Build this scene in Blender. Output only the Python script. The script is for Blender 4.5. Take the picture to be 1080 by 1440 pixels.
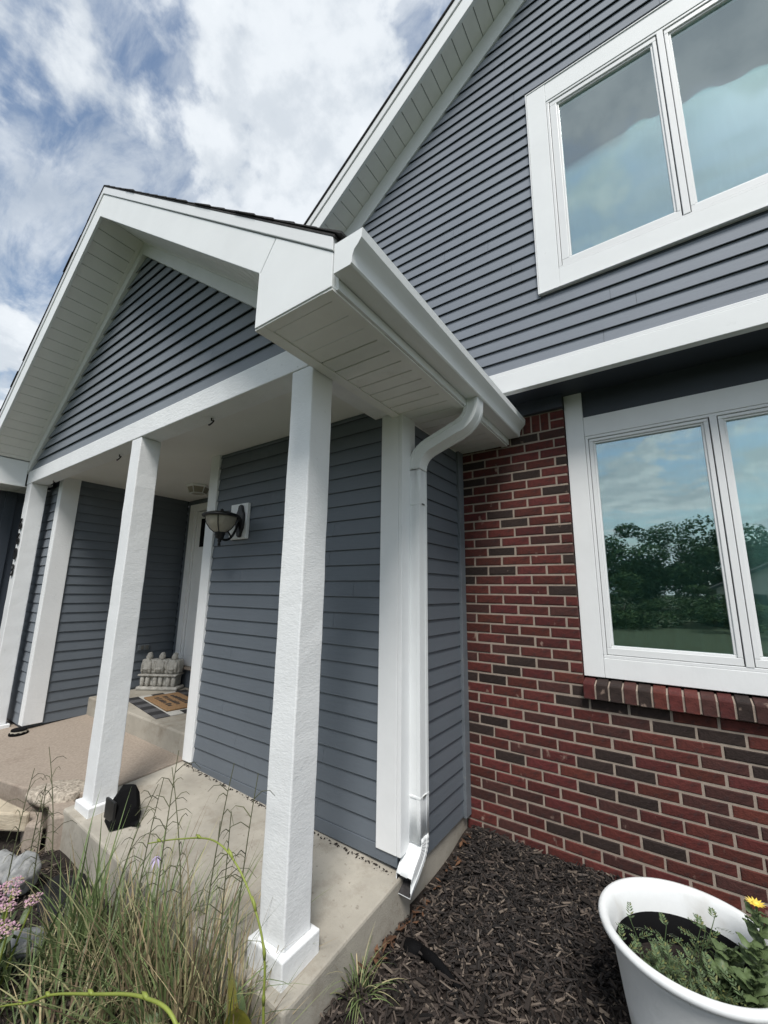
import bpy, bmesh, math, random
import numpy as np
from mathutils import Vector, Matrix
random.seed(11); rng = np.random.default_rng(11)
PI = math.pi
sc = bpy.context.scene
for o in list(bpy.data.objects): bpy.data.objects.remove(o)
C = bpy.context.collection

# ------------------------------------------------------------------ camera
cam = bpy.data.cameras.new('camera'); co = bpy.data.objects.new('camera', cam); C.objects.link(co)
cam.sensor_fit = 'HORIZONTAL'; cam.sensor_width = 36; cam.lens = 571.33 / 1080 * 36
cam.clip_start = .05; cam.clip_end = 3000
R_ = Vector((.81966876, .57267536, .01364071)); U_ = Vector((.09911563, -.16523685, .98126086)); F_ = Vector((-.56419786, .80295686, .19220056))
M_ = Matrix((R_, U_, -F_)).transposed().to_4x4(); M_.translation = (1.2975, -2.8888, 1.4993)
co.matrix_world = M_; sc.camera = co

# ------------------------------------------------------------------ sky, sun, exposure
SUN_EL, SUN_AZ = math.radians(55), math.radians(148)      # azimuth clockwise from +Y
w = bpy.data.worlds.new('World'); sc.world = w; w.use_nodes = True
nt = w.node_tree; N = nt.nodes; L = nt.links; N.clear()
def wn(t, **k):
    n = N.new(t)
    for a, b in k.items(): setattr(n, a, b)
    return n
def wmath(op, a, b=None, c=None, clamp=False):
    n = wn('ShaderNodeMath', operation=op, use_clamp=clamp)
    for i, v in enumerate((a, b, c)):
        if v is None: continue
        if isinstance(v, (int, float)): n.inputs[i].default_value = v
        else: L.new(v, n.inputs[i])
    return n.outputs[0]
def wramp(src, pts):
    n = wn('ShaderNodeValToRGB'); L.new(src, n.inputs[0]); cr = n.color_ramp
    cr.interpolation = 'EASE'
    while len(cr.elements) < len(pts): cr.elements.new(.5)
    for e, (p, c) in zip(cr.elements, pts): e.position = p; e.color = (*c, 1) if len(c) == 3 else c
    return n.outputs[0]
sky = wn('ShaderNodeTexSky', sky_type='NISHITA'); sky.sun_disc = False
sky.sun_elevation = SUN_EL; sky.sun_rotation = SUN_AZ; sky.air_density = 1.3; sky.dust_density = 1.5; sky.ozone_density = 1.5
tc = wn('ShaderNodeTexCoord'); sp = wn('ShaderNodeSeparateXYZ'); L.new(tc.outputs['Generated'], sp.inputs[0])
zc = wmath('MAXIMUM', sp.outputs[2], .06)
cb = wn('ShaderNodeCombineXYZ')
L.new(wmath('DIVIDE', sp.outputs[0], wmath('ADD', zc, .18)), cb.inputs[0]); L.new(wmath('DIVIDE', sp.outputs[1], wmath('ADD', zc, .18)), cb.inputs[1])
def wnoise(scale, off, detail, rough, dist=0., sx=1., sy=1., rz=0.):
    m = wn('ShaderNodeMapping'); L.new(cb.outputs[0], m.inputs[0]); m.inputs[1].default_value = off; m.inputs[2].default_value = (0, 0, rz); m.inputs[3].default_value = (sx, sy, 1)
    n = wn('ShaderNodeTexNoise'); L.new(m.outputs[0], n.inputs[0])
    n.inputs['Scale'].default_value = scale; n.inputs['Detail'].default_value = detail; n.inputs['Roughness'].default_value = rough; n.inputs['Distortion'].default_value = dist
    return n.outputs[0]
CO = (3.3, 1.2, 0)
big = wnoise(1.25, CO, 12, .57, .15)
big2 = wnoise(1.25, (CO[0] + .035, CO[1] - .055, 0), 12, .57, .15)
soft = wnoise(.9, (7.7, 2.1, 0), 3, .5)
thin = wnoise(3.6, (1.7, 4.2, 0), 10, .62, .35, 1., 2.4, .6)
cov = wramp(big, [(.475, (0, 0, 0)), (.535, (1, 1, 1))])
wisp = wramp(thin, [(.34, (.08, .08, .08)), (.63, (.74, .74, .74))])
dens = wmath('MAXIMUM', cov, wisp)
rel_ = wmath('ADD', wmath('MULTIPLY', wmath('SUBTRACT', big, big2), 2.6), wmath('ADD', .36, wmath('MULTIPLY', soft, .42)), None, True)
ccol = wramp(rel_, [(.34, (.58, .625, .68)), (.52, (.70, .735, .775)), (.68, (.88, .90, .92)), (.86, (1.06, 1.06, 1.06))])
sm = wn('ShaderNodeMixRGB', blend_type='MULTIPLY'); sm.inputs[0].default_value = 1; L.new(sky.outputs[0], sm.inputs[1]); sm.inputs[2].default_value = (.056, .060, .062, 1)
cm = wn('ShaderNodeMixRGB', blend_type='MULTIPLY'); cm.inputs[0].default_value = 1; L.new(ccol, cm.inputs[1]); cm.inputs[2].default_value = (.435, .45, .465, 1)
mx = wn('ShaderNodeMixRGB'); L.new(dens, mx.inputs[0]); L.new(sm.outputs[0], mx.inputs[1]); L.new(cm.outputs[0], mx.inputs[2])
bg = wn('ShaderNodeBackground'); L.new(mx.outputs[0], bg.inputs[0]); bg.inputs[1].default_value = 1.0
wo = wn('ShaderNodeOutputWorld'); L.new(bg.outputs[0], wo.inputs[0])
sun = bpy.data.lights.new('sun', 'SUN'); sun.energy = 1.5; sun.angle = math.radians(20); sun.color = (1, .965, .92)
so = bpy.data.objects.new('sun', sun); C.objects.link(so); so.location = (0, -10, 20)
sd = Vector((math.sin(SUN_AZ) * math.cos(SUN_EL), math.cos(SUN_AZ) * math.cos(SUN_EL), math.sin(SUN_EL)))
so.rotation_euler = sd.to_track_quat('Z', 'Y').to_euler()
vs = sc.view_settings; vs.view_transform = 'Standard'; vs.look = 'None'; vs.gamma = 1; vs.exposure = 1.17; vs.use_curve_mapping = False
sc.render.engine = 'CYCLES'

# ------------------------------------------------------------------ materials
MATS = {}
def mat(name, col, rough=.6, var=.0, vscale=6., bump=0., bscale=80., bstretch=(1, 1, 1), spec=.4, metal=0., island=0., objcol=False, dirt=None, hue=None, bump2=0., b2scale=8., smear=None):
    if name in MATS: return MATS[name]
    m = bpy.data.materials.new(name); m.use_nodes = True; t = m.node_tree; n = t.nodes; b = n['Principled BSDF']
    b.inputs['Roughness'].default_value = rough; b.inputs['Metallic'].default_value = metal
    b.inputs['Specular IOR Level'].default_value = spec
    tcn = n.new('ShaderNodeTexCoord')
    def noise(scale, detail=6, stretch=(1, 1, 1), rough_=.6):
        mp = n.new('ShaderNodeMapping'); mp.inputs[3].default_value = stretch; t.links.new(tcn.outputs['Object'], mp.inputs[0])
        x = n.new('ShaderNodeTexNoise'); x.inputs['Scale'].default_value = scale; x.inputs['Detail'].default_value = detail; x.inputs['Roughness'].default_value = rough_
        t.links.new(mp.outputs[0], x.inputs[0]); return x.outputs[0]
    def mixc(fac, a, bcol, mode='MIX'):
        x = n.new('ShaderNodeMixRGB'); x.blend_type = mode
        if isinstance(fac, float): x.inputs[0].default_value = fac
        else: t.links.new(fac, x.inputs[0])
        for i, v in ((1, a), (2, bcol)):
            if isinstance(v, tuple): x.inputs[i].default_value = (*v, 1)
            else: t.links.new(v, x.inputs[i])
        return x.outputs[0]
    def mrange(src, a, b_, c, d):
        x = n.new('ShaderNodeMapRange'); t.links.new(src, x.inputs[0])
        for i, v in enumerate((a, b_, c, d)): x.inputs[i + 1].default_value = v
        return x.outputs[0]
    cur = tuple(col)
    if objcol:
        oi = n.new('ShaderNodeObjectInfo'); cur = oi.outputs['Color']
    if island > 0:
        g = n.new('ShaderNodeNewGeometry'); r = g.outputs['Random Per Island']
        hv = n.new('ShaderNodeHueSaturation'); hv.inputs['Color'].default_value = (*col, 1)
        t.links.new(mrange(r, 0, 1, 1 - island, 1 + island), hv.inputs['Value'])
        mm = n.new('ShaderNodeMath'); mm.operation = 'FRACT'; m2 = n.new('ShaderNodeMath'); m2.operation = 'MULTIPLY'; m2.inputs[1].default_value = 17.3
        t.links.new(r, m2.inputs[0]); t.links.new(m2.outputs[0], mm.inputs[0])
        cur = hv.outputs[0]
        if hue: cur = mixc(mrange(mm.outputs[0], hue[1], 1, 0, 1), cur, hue[0])
    if var > 0:
        f = noise(vscale)
        dark = n.new('ShaderNodeHueSaturation'); dark.inputs['Value'].default_value = 1 - var
        if isinstance(cur, tuple): dark.inputs['Color'].default_value = (*cur, 1)
        else: t.links.new(cur, dark.inputs['Color'])
        cur = mixc(mrange(f, .35, .65, 0, 1), cur, dark.outputs[0])
    if dirt:
        f = noise(dirt[1], 10, dirt[4] if len(dirt) > 4 else (1, 1, 1), .7)
        cur = mixc(mrange(f, dirt[2], dirt[3], 0, .85), cur, tuple(dirt[0]))
    if smear:
        gg = n.new('ShaderNodeNewGeometry'); mp2 = n.new('ShaderNodeMapping'); mp2.inputs[3].default_value = (1, 1, .7); t.links.new(gg.outputs['Position'], mp2.inputs[0])
        x2 = n.new('ShaderNodeTexNoise'); x2.inputs['Scale'].default_value = smear[1]; x2.inputs['Detail'].default_value = 8; t.links.new(mp2.outputs[0], x2.inputs[0])
        cur = mixc(mrange(x2.outputs[0], smear[2], smear[3], 0, .75), cur, tuple(smear[0]))
    if isinstance(cur, tuple): b.inputs['Base Color'].default_value = (*cur, 1)
    else: t.links.new(cur, b.inputs['Base Color'])
    if bump > 0:
        bn = n.new('ShaderNodeBump'); bn.inputs['Strength'].default_value = 1; bn.inputs['Distance'].default_value = bump
        t.links.new(noise(bscale, 5, bstretch), bn.inputs['Height']); last = bn
        if bump2 > 0:
            b2 = n.new('ShaderNodeBump'); b2.inputs['Distance'].default_value = bump2; b2.inputs['Strength'].default_value = 1
            t.links.new(noise(b2scale, 3), b2.inputs['Height']); t.links.new(bn.outputs[0], b2.inputs['Normal']); last = b2
        t.links.new(last.outputs[0], b.inputs['Normal'])
    MATS[name] = m; return m

WHITE_POST = mat('rough painted wood white', (.84, .85, .85), .5, .05, 3, .0014, 70, (.7, .7, 2.0), dirt=((.42, .41, .38), 26, .64, .80), bump2=.0016, b2scale=36)
WHITE_BEAM = mat('weathered white beam paint', (.84, .85, .85), .55, .06, 5, .0028, 80, (.35, 1, 1), dirt=((.42, .42, .40), 38, .62, .76))
WHITE_TRIM = mat('white trim paint', (.84, .85, .85), .45, .05, 4, .0012, 60, (1, 1, .3), dirt=((.50, .48, .42), 9, .70, .90))
WHITE_VINYL = mat('white vinyl', (.80, .81, .81), .32, .03, 5, .0003, 30)
WHITE_METAL = mat('white aluminium fascia', (.83, .85, .85), .55, .05, 2.5, .0006, 14, (1, 1, 1), dirt=((.55, .55, .50), 6, .66, .95))
SOFFIT = mat('white soffit vinyl', (.86, .86, .83), .45, .05, 7, .0006, 220, dirt=((.50, .49, .43), 5, .60, .95))
CEIL = mat('porch ceiling paint', (.82, .82, .79), .7, .05, 2, .0006, 90)
VINYL = mat('slate grey vinyl siding', (.215, .240, .275), .6, .10, 1.6, .0009, 70, (.15, .15, 1), .25, dirt=((.22, .23, .25), 3, .60, .95))
GABLE = mat('slate grey gable siding', (.198, .220, .246), .6, .10, 2, .0009, 60, (.15, 1, 1), dirt=((.24, .25, .27), 5, .60, .95))
LAP = mat('slate blue lap siding paint', (.132, .152, .175), .5, .12, 1.3, .0009, 60, (.12, .12, 1), dirt=((.20, .22, .25), 4, .60, .95))
NAVY = mat('dark slate paint', (.050, .060, .076), .5, .10, 3, .0006, 60)
GREYTRIM = mat('grey corner trim', (.17, .19, .21), .55, .2, 8, .001, 60, dirt=((.30, .29, .26), 12, .58, .75))
BRICK = mat('clay brick', (.15, .035, .030), .85, .4, 26, .003, 110, objcol=True, dirt=((.050, .032, .032), 30, .54, .76), bump2=.003, b2scale=30, smear=((.34, .25, .20), 15, .655, .74))
MORTAR = mat('mortar', (.37, .305, .25), .95, .2, 20, .002, 180, dirt=((.30, .25, .21), 9, .58, .78))
CONC = mat('smooth concrete', (.455, .42, .355), .85, .30, 2.4, .0022, 120, dirt=((.22, .185, .14), 4.5, .50, .74), smear=((.20, .175, .14), 34, .64, .74))
CONC2 = mat('exposed aggregate concrete', (.39, .325, .265), .9, .25, 60, .003, 190, dirt=((.24, .19, .15), 3.2, .56, .72))
STONE = mat('sandstone', (.56, .48, .36), .9, .3, 7, .004, 40, (1, 1, 3), dirt=((.28, .20, .13), 5, .5, .7))
GRANITE = mat('pebbled granite', (.56, .49, .40), .9, .5, 55, .006, 60, dirt=((.18, .15, .12), 40, .5, .62))
GREYROCK = mat('grey river rock', (.34, .345, .34), .85, .4, 14, .003, 50, (1, 1, 2), dirt=((.55, .54, .52), 18, .5, .7))
SHINGLE = mat('asphalt shingle', (.055, .052, .052), .95, .5, 40, .003, 300)
BLACK = mat('black plastic', (.004, .004, .0045), .8, .2, 20, .0005, 60, spec=.12)
BLACKMET = mat('black cast metal', (.012, .012, .013), .38, .2, 30, .0008, 120)
FABRIC = mat('black landscape fabric', (.012, .012, .013), .9, .3, 30, .002, 200)
SHADE = mat('frosted amber glass', (.36, .33, .27), .35, .2, 12, .002, 70)
STATUE = mat('cast stone', (.55, .53, .48), .95, .35, 18, .004, 55, dirt=((.24, .23, .20), 14, .54, .70))
COIR = mat('coir', (.33, .20, .10), 1, .3, 60, .004, 300)
RUGD = mat('charcoal rug weave', (.03, .03, .032), 1, .3, 60, .002, 300)
RUGW = mat('off white rug weave', (.55, .54, .50), 1, .2, 60, .002, 300)
SOIL = mat('dark soil', (.035, .026, .021), 1, .6, 40, .012, 45)
MULCH = mat('wood mulch', (.040, .031, .026), .95, 0, 1, .001, 200, island=.9, hue=((.21, .17, .135), .70))
MULCHD = mat('damp dark mulch', (.026, .022, .020), .9, 0, 1, .001, 200, island=.8, hue=((.12, .10, .085), .93))
LEAFLIT = mat('dry leaves', (.12, .060, .032), .9, .3, 30, .001, 100, island=.6)
GRASSB = mat('grass blade green', (.125, .170, .066), .5, 0, 1, island=.5, hue=((.42, .38, .21), .68))
GRASSY = mat('dry grass stem', (.38, .31, .18), .8, 0, 1, island=.5, hue=((.12, .075, .05), .6))
WEED = mat('weed stalk', (.10, .105, .055), .7, 0, 1, island=.4)
SCAPE = mat('lime flower stalk', (.26, .31, .06), .5, .2, 12)
HOSTA = mat('yellowing hosta leaf', (.38, .36, .06), .5, .45, 9, .002, 60, dirt=((.42, .27, .12), 14, .56, .66))
LEAFG = mat('leaf green', (.11, .155, .065), .5, .2, 20, island=.4)
FEATH = mat('feathery foliage green', (.075, .115, .048), .55, 0, 1, island=.45, hue=((.16, .16, .05), .75))
PINK = mat('pink flower', (.44, .27, .34), .7, 0, 1, island=.4, hue=((.36, .33, .16), .62))
LILAC = mat('lilac petal', (.55, .47, .66), .6, 0, 1, island=.2)
YELLOW = mat('yellow petal', (.80, .60, .10), .5, 0, 1, island=.15)
POT = mat('white resin', (.82, .835, .83), .42, .07, 6, .0008, 30, dirt=((.42, .40, .35), 24, .66, .80), smear=((.50, .47, .41), 7, .60, .85))
LAWN = mat('lawn', (.05, .07, .025), .95, .35, 4, .02, 30)
ASPH = mat('asphalt', (.06, .06, .06), .95, .2, 20, .002, 200)
BARK = mat('bark', (.10, .075, .055), .95, .4, 12, .01, 30)
TLEAF = mat('tree leaf', (.060, .092, .034), .95, 0, 1, island=.4, spec=.05)
BEIGE = mat('neighbour siding', (.55, .52, .46), .7, .08, 3)
CURT = mat('sheer curtain', (.82, .95, .93), .9, .05, 3)
ROOM = mat('interior paint', (.10, .12, .11), .9, .1, 1)
SEALANT = mat('caulk gap', (.12, .12, .11), .9)
def glass_mat():
    m = bpy.data.materials.new('window glass'); m.use_nodes = True; t = m.node_tree; n = t.nodes; n.clear()
    o = n.new('ShaderNodeOutputMaterial'); mx = n.new('ShaderNodeMixShader'); g = n.new('ShaderNodeBsdfGlossy'); tr = n.new('ShaderNodeBsdfTransparent')
    lw = n.new('ShaderNodeLayerWeight'); lw.inputs[0].default_value = .25
    mr = n.new('ShaderNodeMapRange'); t.links.new(lw.outputs['Fresnel'], mr.inputs[0]); mr.inputs[1].default_value = 0; mr.inputs[2].default_value = 1; mr.inputs[3].default_value = .31; mr.inputs[4].default_value = 1
    g.inputs['Roughness'].default_value = .0; g.inputs['Color'].default_value = (.84, .96, .97, 1); tr.inputs['Color'].default_value = (.86, .96, .93, 1)
    tcn = n.new('ShaderNodeTexCoord'); nz = n.new('ShaderNodeTexNoise'); nz.inputs['Scale'].default_value = 1.6; t.links.new(tcn.outputs['Object'], nz.inputs[0])
    bp = n.new('ShaderNodeBump'); bp.inputs['Distance'].default_value = .0012; t.links.new(nz.outputs[0], bp.inputs['Height']); t.links.new(bp.outputs[0], g.inputs['Normal'])
    t.links.new(mr.outputs[0], mx.inputs[0]); t.links.new(tr.outputs[0], mx.inputs[1]); t.links.new(g.outputs[0], mx.inputs[2]); t.links.new(mx.outputs[0], o.inputs[0])
    return m
GLASS = glass_mat()

# ------------------------------------------------------------------ mesh helpers
class MB:
    def __init__(s): s.v = []; s.f = []
    def add(s, vs, fs):
        k = len(s.v); s.v += [tuple(p) for p in vs]; s.f += [tuple(i + k for i in f) for f in fs]; return s
    def box(s, x0, x1, y0, y1, z0, z1):
        return s.add([(x0, y0, z0), (x1, y0, z0), (x1, y1, z0), (x0, y1, z0), (x0, y0, z1), (x1, y0, z1), (x1, y1, z1), (x0, y1, z1)],
                     [(3, 2, 1, 0), (4, 5, 6, 7), (0, 1, 5, 4), (1, 2, 6, 5), (2, 3, 7, 6), (3, 0, 4, 7)])
    def prism(s, poly, a, b, ax='y'):
        """poly = list of 2D points; ax = extrusion axis, from a to b"""
        f = {'y': lambda p, t: (p[0], t, p[1]), 'x': lambda p, t: (t, p[0], p[1]), 'z': lambda p, t: (p[0], p[1], t)}[ax]
        n = len(poly); vs = [f(p, a) for p in poly] + [f(p, b) for p in poly]
        return s.add(vs, [tuple(range(n)), tuple(range(2 * n - 1, n - 1, -1))] + [(i, i + n, (i + 1) % n + n, (i + 1) % n) for i in range(n)])
    def tube(s, pts, rad, n=8, cap=True, flat=1.):
        pts = [Vector(p) for p in pts]; rr = rad if isinstance(rad, (list, tuple)) else [rad] * len(pts)
        k = len(s.v); prev = None
        for i, p in enumerate(pts):
            d = (pts[min(i + 1, len(pts) - 1)] - pts[max(i - 1, 0)]).normalized()
            if prev is None: prev = d.orthogonal().normalized()
            a = (prev - d * prev.dot(d)).normalized(); prev = a; b = d.cross(a)
            for j in range(n):
                t = 2 * PI * j / n; s.v.append(tuple(p + (a * math.cos(t) + b * math.sin(t) * flat) * rr[i]))
        for i in range(len(pts) - 1):
            for j in range(n): s.f.append((k + i * n + j, k + i * n + (j + 1) % n, k + (i + 1) * n + (j + 1) % n, k + (i + 1) * n + j))
        if cap: s.f.append(tuple(k + j for j in range(n - 1, -1, -1))); s.f.append(tuple(k + (len(pts) - 1) * n + j for j in range(n)))
        return s
    def lathe(s, prof, c=(0, 0, 0), n=32):
        k = len(s.v)
        for r, z in prof:
            for j in range(n): t = 2 * PI * j / n; s.v.append((c[0] + r * math.cos(t), c[1] + r * math.sin(t), c[2] + z))
        for i in range(len(prof) - 1):
            for j in range(n): s.f.append((k + i * n + j, k + i * n + (j + 1) % n, k + (i + 1) * n + (j + 1) % n, k + (i + 1) * n + j))
        return s
    def blob(s, c, r, sub=2, jit=.15, seed=0):
        bm = bmesh.new(); bmesh.ops.create_icosphere(bm, subdivisions=sub, radius=1); g = random.Random(seed)
        ph = [g.uniform(0, 6) for _ in range(6)]
        k = len(s.v)
        for v in bm.verts:
            p = v.co; q = 1 + jit * (math.sin(3 * p.x + ph[0]) * math.sin(2.5 * p.y + ph[1]) + .6 * math.sin(5 * p.z + ph[2] + 3 * p.x) + .4 * math.sin(9 * p.y + ph[3]) * math.sin(8 * p.x + ph[4])) 
            s.v.append((c[0] + p.x * r[0] * q, c[1] + p.y * r[1] * q, c[2] + p.z * r[2] * q))
        s.f += [tuple(v.index + k for v in f.verts) for f in bm.faces]; bm.free(); return s
    def mesh(s, name, m, smooth=False):
        me = bpy.data.meshes.new(name); me.from_pydata(s.v, [], s.f); me.update()
        if m: me.materials.append(m)
        if smooth: me.polygons.foreach_set('use_smooth', [True] * len(me.polygons))
        return me
    def build(s, name, m, parent=None, smooth=False, bevel=0., loc=None, **props):
        o = bpy.data.objects.new(name, s.mesh(name, m, smooth)); C.objects.link(o)
        if parent: o.parent = parent
        if loc: o.location = loc
        if bevel:
            b = o.modifiers.new('bevel', 'BEVEL'); b.width = bevel; b.segments = 2; b.limit_method = 'ANGLE'; b.angle_limit = .6
        for k, v in props.items(): o[k] = v
        return o
def tag(o, label=None, cat=None, group=None, kind=None):
    for k, v in (('label', label), ('category', cat), ('group', group), ('kind', kind)):
        if v: o[k] = v
    return o
def empty(name, loc=(0, 0, 0), parent=None, rz=0.):
    o = bpy.data.objects.new(name, None); C.objects.link(o); o.location = loc; o.rotation_euler = (0, 0, rz); o.empty_display_size = .1
    if parent: o.parent = parent
    return o
def box(name, m, parent, x0, x1, y0, y1, z0, z1, bevel=.003, **k): return MB().box(x0, x1, y0, y1, z0, z1).build(name, m, parent, bevel=bevel, **k)
def shade_auto(o, ang=.7):
    me = o.data; me.polygons.foreach_set('use_smooth', [True] * len(me.polygons))
    bm = bmesh.new(); bm.from_mesh(me)
    for e in bm.edges:
        if len(e.link_faces) == 2 and e.calc_face_angle(0) > ang: e.smooth = False
    bm.to_mesh(me); bm.free(); return o

# ------------------------------------------------------------------ ground
lawn = MB().add([(-1500, -1500, -.16), (1500, -1500, -.16), (1500, 1500, -.16), (-1500, 1500, -.16)], [(0, 1, 2, 3)]).build('ground', LAWN); tag(lawn, kind='structure')
def gz(x, y):      # planting bed height
    return -.095 - .045 * min(1, max(0, (-y - .3) / 1.8)) + .012 * math.sin(3.1 * x + 1.3) * math.sin(2.7 * y) + .008 * math.sin(9 * x + 4 * y) + .035 * math.exp(-((y + .05) ** 2) / .03)
m = MB(); nx, ny = 90, 70; xs = np.linspace(-4.6, 3.4, nx); ys = np.linspace(-3.6, .02, ny)
m.v = [(x, y, gz(x, y)) for y in ys for x in xs]; m.f = [(j * nx + i, j * nx + i + 1, (j + 1) * nx + i + 1, (j + 1) * nx + i) for j in range(ny - 1) for i in range(nx - 1)]
tag(m.build('planting_bed_soil', SOIL, smooth=True), kind='structure')

def slab_z(x, y): return .142 - .03 * x + .06 * y
def slab_mesh(poly, zf, zb, name, matl, bevel=.012):
    n = len(poly); mm = MB()
    mm.add([(x, y, zf(x, y)) for x, y in poly] + [(x, y, zb) for x, y in poly], [tuple(range(n)), tuple(range(2 * n - 1, n - 1, -1))] + [(i, i + n, (i + 1) % n + n, (i + 1) % n) for i in range(n)])
    return mm.build(name, matl, bevel=bevel)
ps = slab_mesh([(-2.055, -1.66), (.032, -1.66), (.032, -.80), (-2.055, -.80)], slab_z, -.3, 'porch_slab', CONC); tag(ps, kind='structure')
wz = lambda x, y: .204 + .06 * y
wk = slab_mesh([(-2.075, -1.47), (-2.075, -.80), (-5.0, -.80), (-5.0, -2.0), (-3.3, -1.86), (-2.62, -1.72), (-2.35, -1.60)], wz, -.3, 'walkway', CONC2, .01); tag(wk, kind='structure')
stp = MB().box(-4.045, -2.04, -.845, .05, -.1, .33).build('entry_step', CONC, bevel=.014); tag(stp, kind='structure')

# ------------------------------------------------------------------ house
house = empty('house'); tag(house, 'slate grey sided house with red brick lower wall and white gabled porch', 'house')
# ---- brick wall
WX0, WX1 = .788, 2.388
mw = MB(); mw.box(0, WX0 - .004, .0045, .11, -.3, 2.78); mw.box(WX0 - .004, WX1 + .004, .0045, .11, -.3, .90); mw.box(WX1 + .004, 3.6, .0045, .11, -.3, 2.78)
bw = mw.build('brick_wall', MORTAR, house)
CR, BS = .0677, .2032
BC = {}
def brick_mesh(l, h, d, v):
    key = (round(l, 3), round(h, 3), round(d, 3), v)
    if key not in BC:
        g = random.Random(hash(key) & 0xffff); c = .004
        j = lambda s=.0012: g.uniform(-s, s)
        a, b = l / 2, h / 2
        vs = [(-a + j(), 0 + c, -b + j()), (a + j(), c, -b + j()), (a + j(), c, b + j()), (-a + j(), c, b + j())]
        vs += [(-a + c + j(), j(.0008), -b + c + j()), (a - c + j(), j(.0008), -b + c + j()), (a - c + j(), j(.0008), b - c + j()), (-a + c + j(), j(.0008), b - c + j())]
        vs += [(-a, d, -b), (a, d, -b), (a, d, b), (-a, d, b)]
        fs = [(4, 5, 6, 7), (0, 1, 5, 4), (1, 2, 6, 5), (2, 3, 7, 6), (3, 0, 4, 7), (8, 9, 1, 0), (9, 10, 2, 1), (10, 11, 3, 2), (11, 8, 0, 3), (11, 10, 9, 8)]
        BC[key] = MB().add(vs, fs).mesh('brick', BRICK)
    return BC[key]
DARK = [(731.9,621.1),(783.8,649.6),(663.6,657.8),(731.9,671),(663.6,680.2),(775.7,690.4),(654.4,693.4),(698.2,724.6),(715.6,735.6),(779.7,743.3),(699.3,775.9),(791.9,784.9),(666.7,801.8),(704.4,800.7),(656.5,814.6),(786.9,828.2),(729.8,928.1),(710.5,940.9),(659.5,950.5),(688.1,952.5),(809.3,968.8),(807.2,984.4),(846,990.6),(693.1,1013.4),(672.8,1023.6),(716.6,1064.9),(833.7,1074),(843.9,1059.8),(835.7,1109.7),(795,1163.7),(920.3,1001.9),(955.8,1023.9),(1025.4,1035.7),(1052.6,1059.3),(1073.9,1084.1),(866,1062.8),(900.2,1090),(854.2,1077),(854.2,1114.8),(902.6,1127.8),(936.9,1195.1),(861.3,1190.4)]
def on_wall(px, py):     # point of the brick face seen at a place in the photograph (used once, to note which bricks are the dark ones)
    d = R_ * ((px - 540) / 571.33) + U_ * (-(py - 720) / 571.33) + F_; t = 2.8888 / d.y; return 1.2975 + d.x * t, 1.4993 + d.z * t
DARKXZ = [on_wall(*p) for p in DARK]
def brick_col(g, dark):
    if dark:
        v = g.uniform(.75, 1.2); return (.038 * v, .024 * v, .020 * v, 1)
    v = g.uniform(.72, 1.18); k = g.random()
    if k < .18: return (.080 * v, .030 * v, .025 * v, 1)
    return (.120 * v, (.025 + .007 * g.random()) * v, (.021 + .004 * g.random()) * v, 1)
gB = random.Random(5); far = MB(); nbr = 0
def put_brick(x0, x1, z0, z1, d=.09, y=0., rot=None):
    global nbr
    xc, zc_ = (x0 + x1) / 2, (z0 + z1) / 2
    me = brick_mesh(x1 - x0, z1 - z0, d, gB.randrange(4))
    dark = any(x0 - .003 <= a <= x1 + .003 and z0 - .004 <= b <= z1 + .004 for a, b in DARKXZ)
    if xc > 2.15:
        far.add([(v.co.x + xc, v.co.y + y, v.co.z + zc_) for v in me.vertices], [tuple(p.vertices) for p in me.polygons]); return
    o = bpy.data.objects.new('brick', me); C.objects.link(o); o.parent = bw; o.location = (xc + gB.uniform(-.0012, .0012), y + gB.uniform(-.0016, .0016), zc_ + gB.uniform(-.0008, .0008)); o.rotation_euler = (0, gB.uniform(-.004, .004), 0)
    o.color = brick_col(gB, dark); nbr += 1
JT = .0118
for r in range(-2, 41):
    z0, z1 = CR * r + JT / 2, CR * (r + 1) - JT / 2
    first = .1046 if r % 2 else .2062
    xs_ = [0.0] + [first + BS * i for i in range(18) if first + BS * i < 3.58] + [3.6]
    for a, b in zip(xs_[:-1], xs_[1:]):
        segs = [(a, b)]
        if r >= 13:
            segs = []
            if a < WX0 - .03: segs.append((a, min(b, WX0)))
            if b > WX1 + .03: segs.append((max(a, WX1), b))
        for p, q in segs:
            if r >= 39 and p < WX0:
                continue
            if q - p < .03: continue
            put_brick(p + JT / 2 * (p > 0), q - JT / 2 * (q not in (WX0,)), z0, z1)
    if r >= 39: put_brick(.700, WX0, z0, z1)
for i in range(11):      # soldier infill at the top of the pier
    x = .688 - i * .0625
    put_brick(x - .053, x, CR * 39 + JT / 2, 2.772)
g2 = random.Random(9)
for i in range(23):      # rowlock sill
    x = .792 + i * .0712
    if x + .06 > 2.40: break
    mm = MB().prism([(-.046, .884), (-.046 , .968), (-.040, .975), (.05, .996), (.05, .884)], 0, .0605, 'x')
    o = mm.build('sill_brick', BRICK, bw, bevel=.004, loc=(x, 0, g2.uniform(-.0015, .0015))); o.color = brick_col(g2, g2.random() < .28)
mm = MB().prism([(-.038, .888), (-.038, .962), (.05, .985), (.05, .888)], .794, 2.386, 'x'); mm.build('sill_mortar', MORTAR, bw)
o = far.build('far_bricks', BRICK, bw, kind='stuff'); o.color = (.12, .03, .026, 1)

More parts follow.
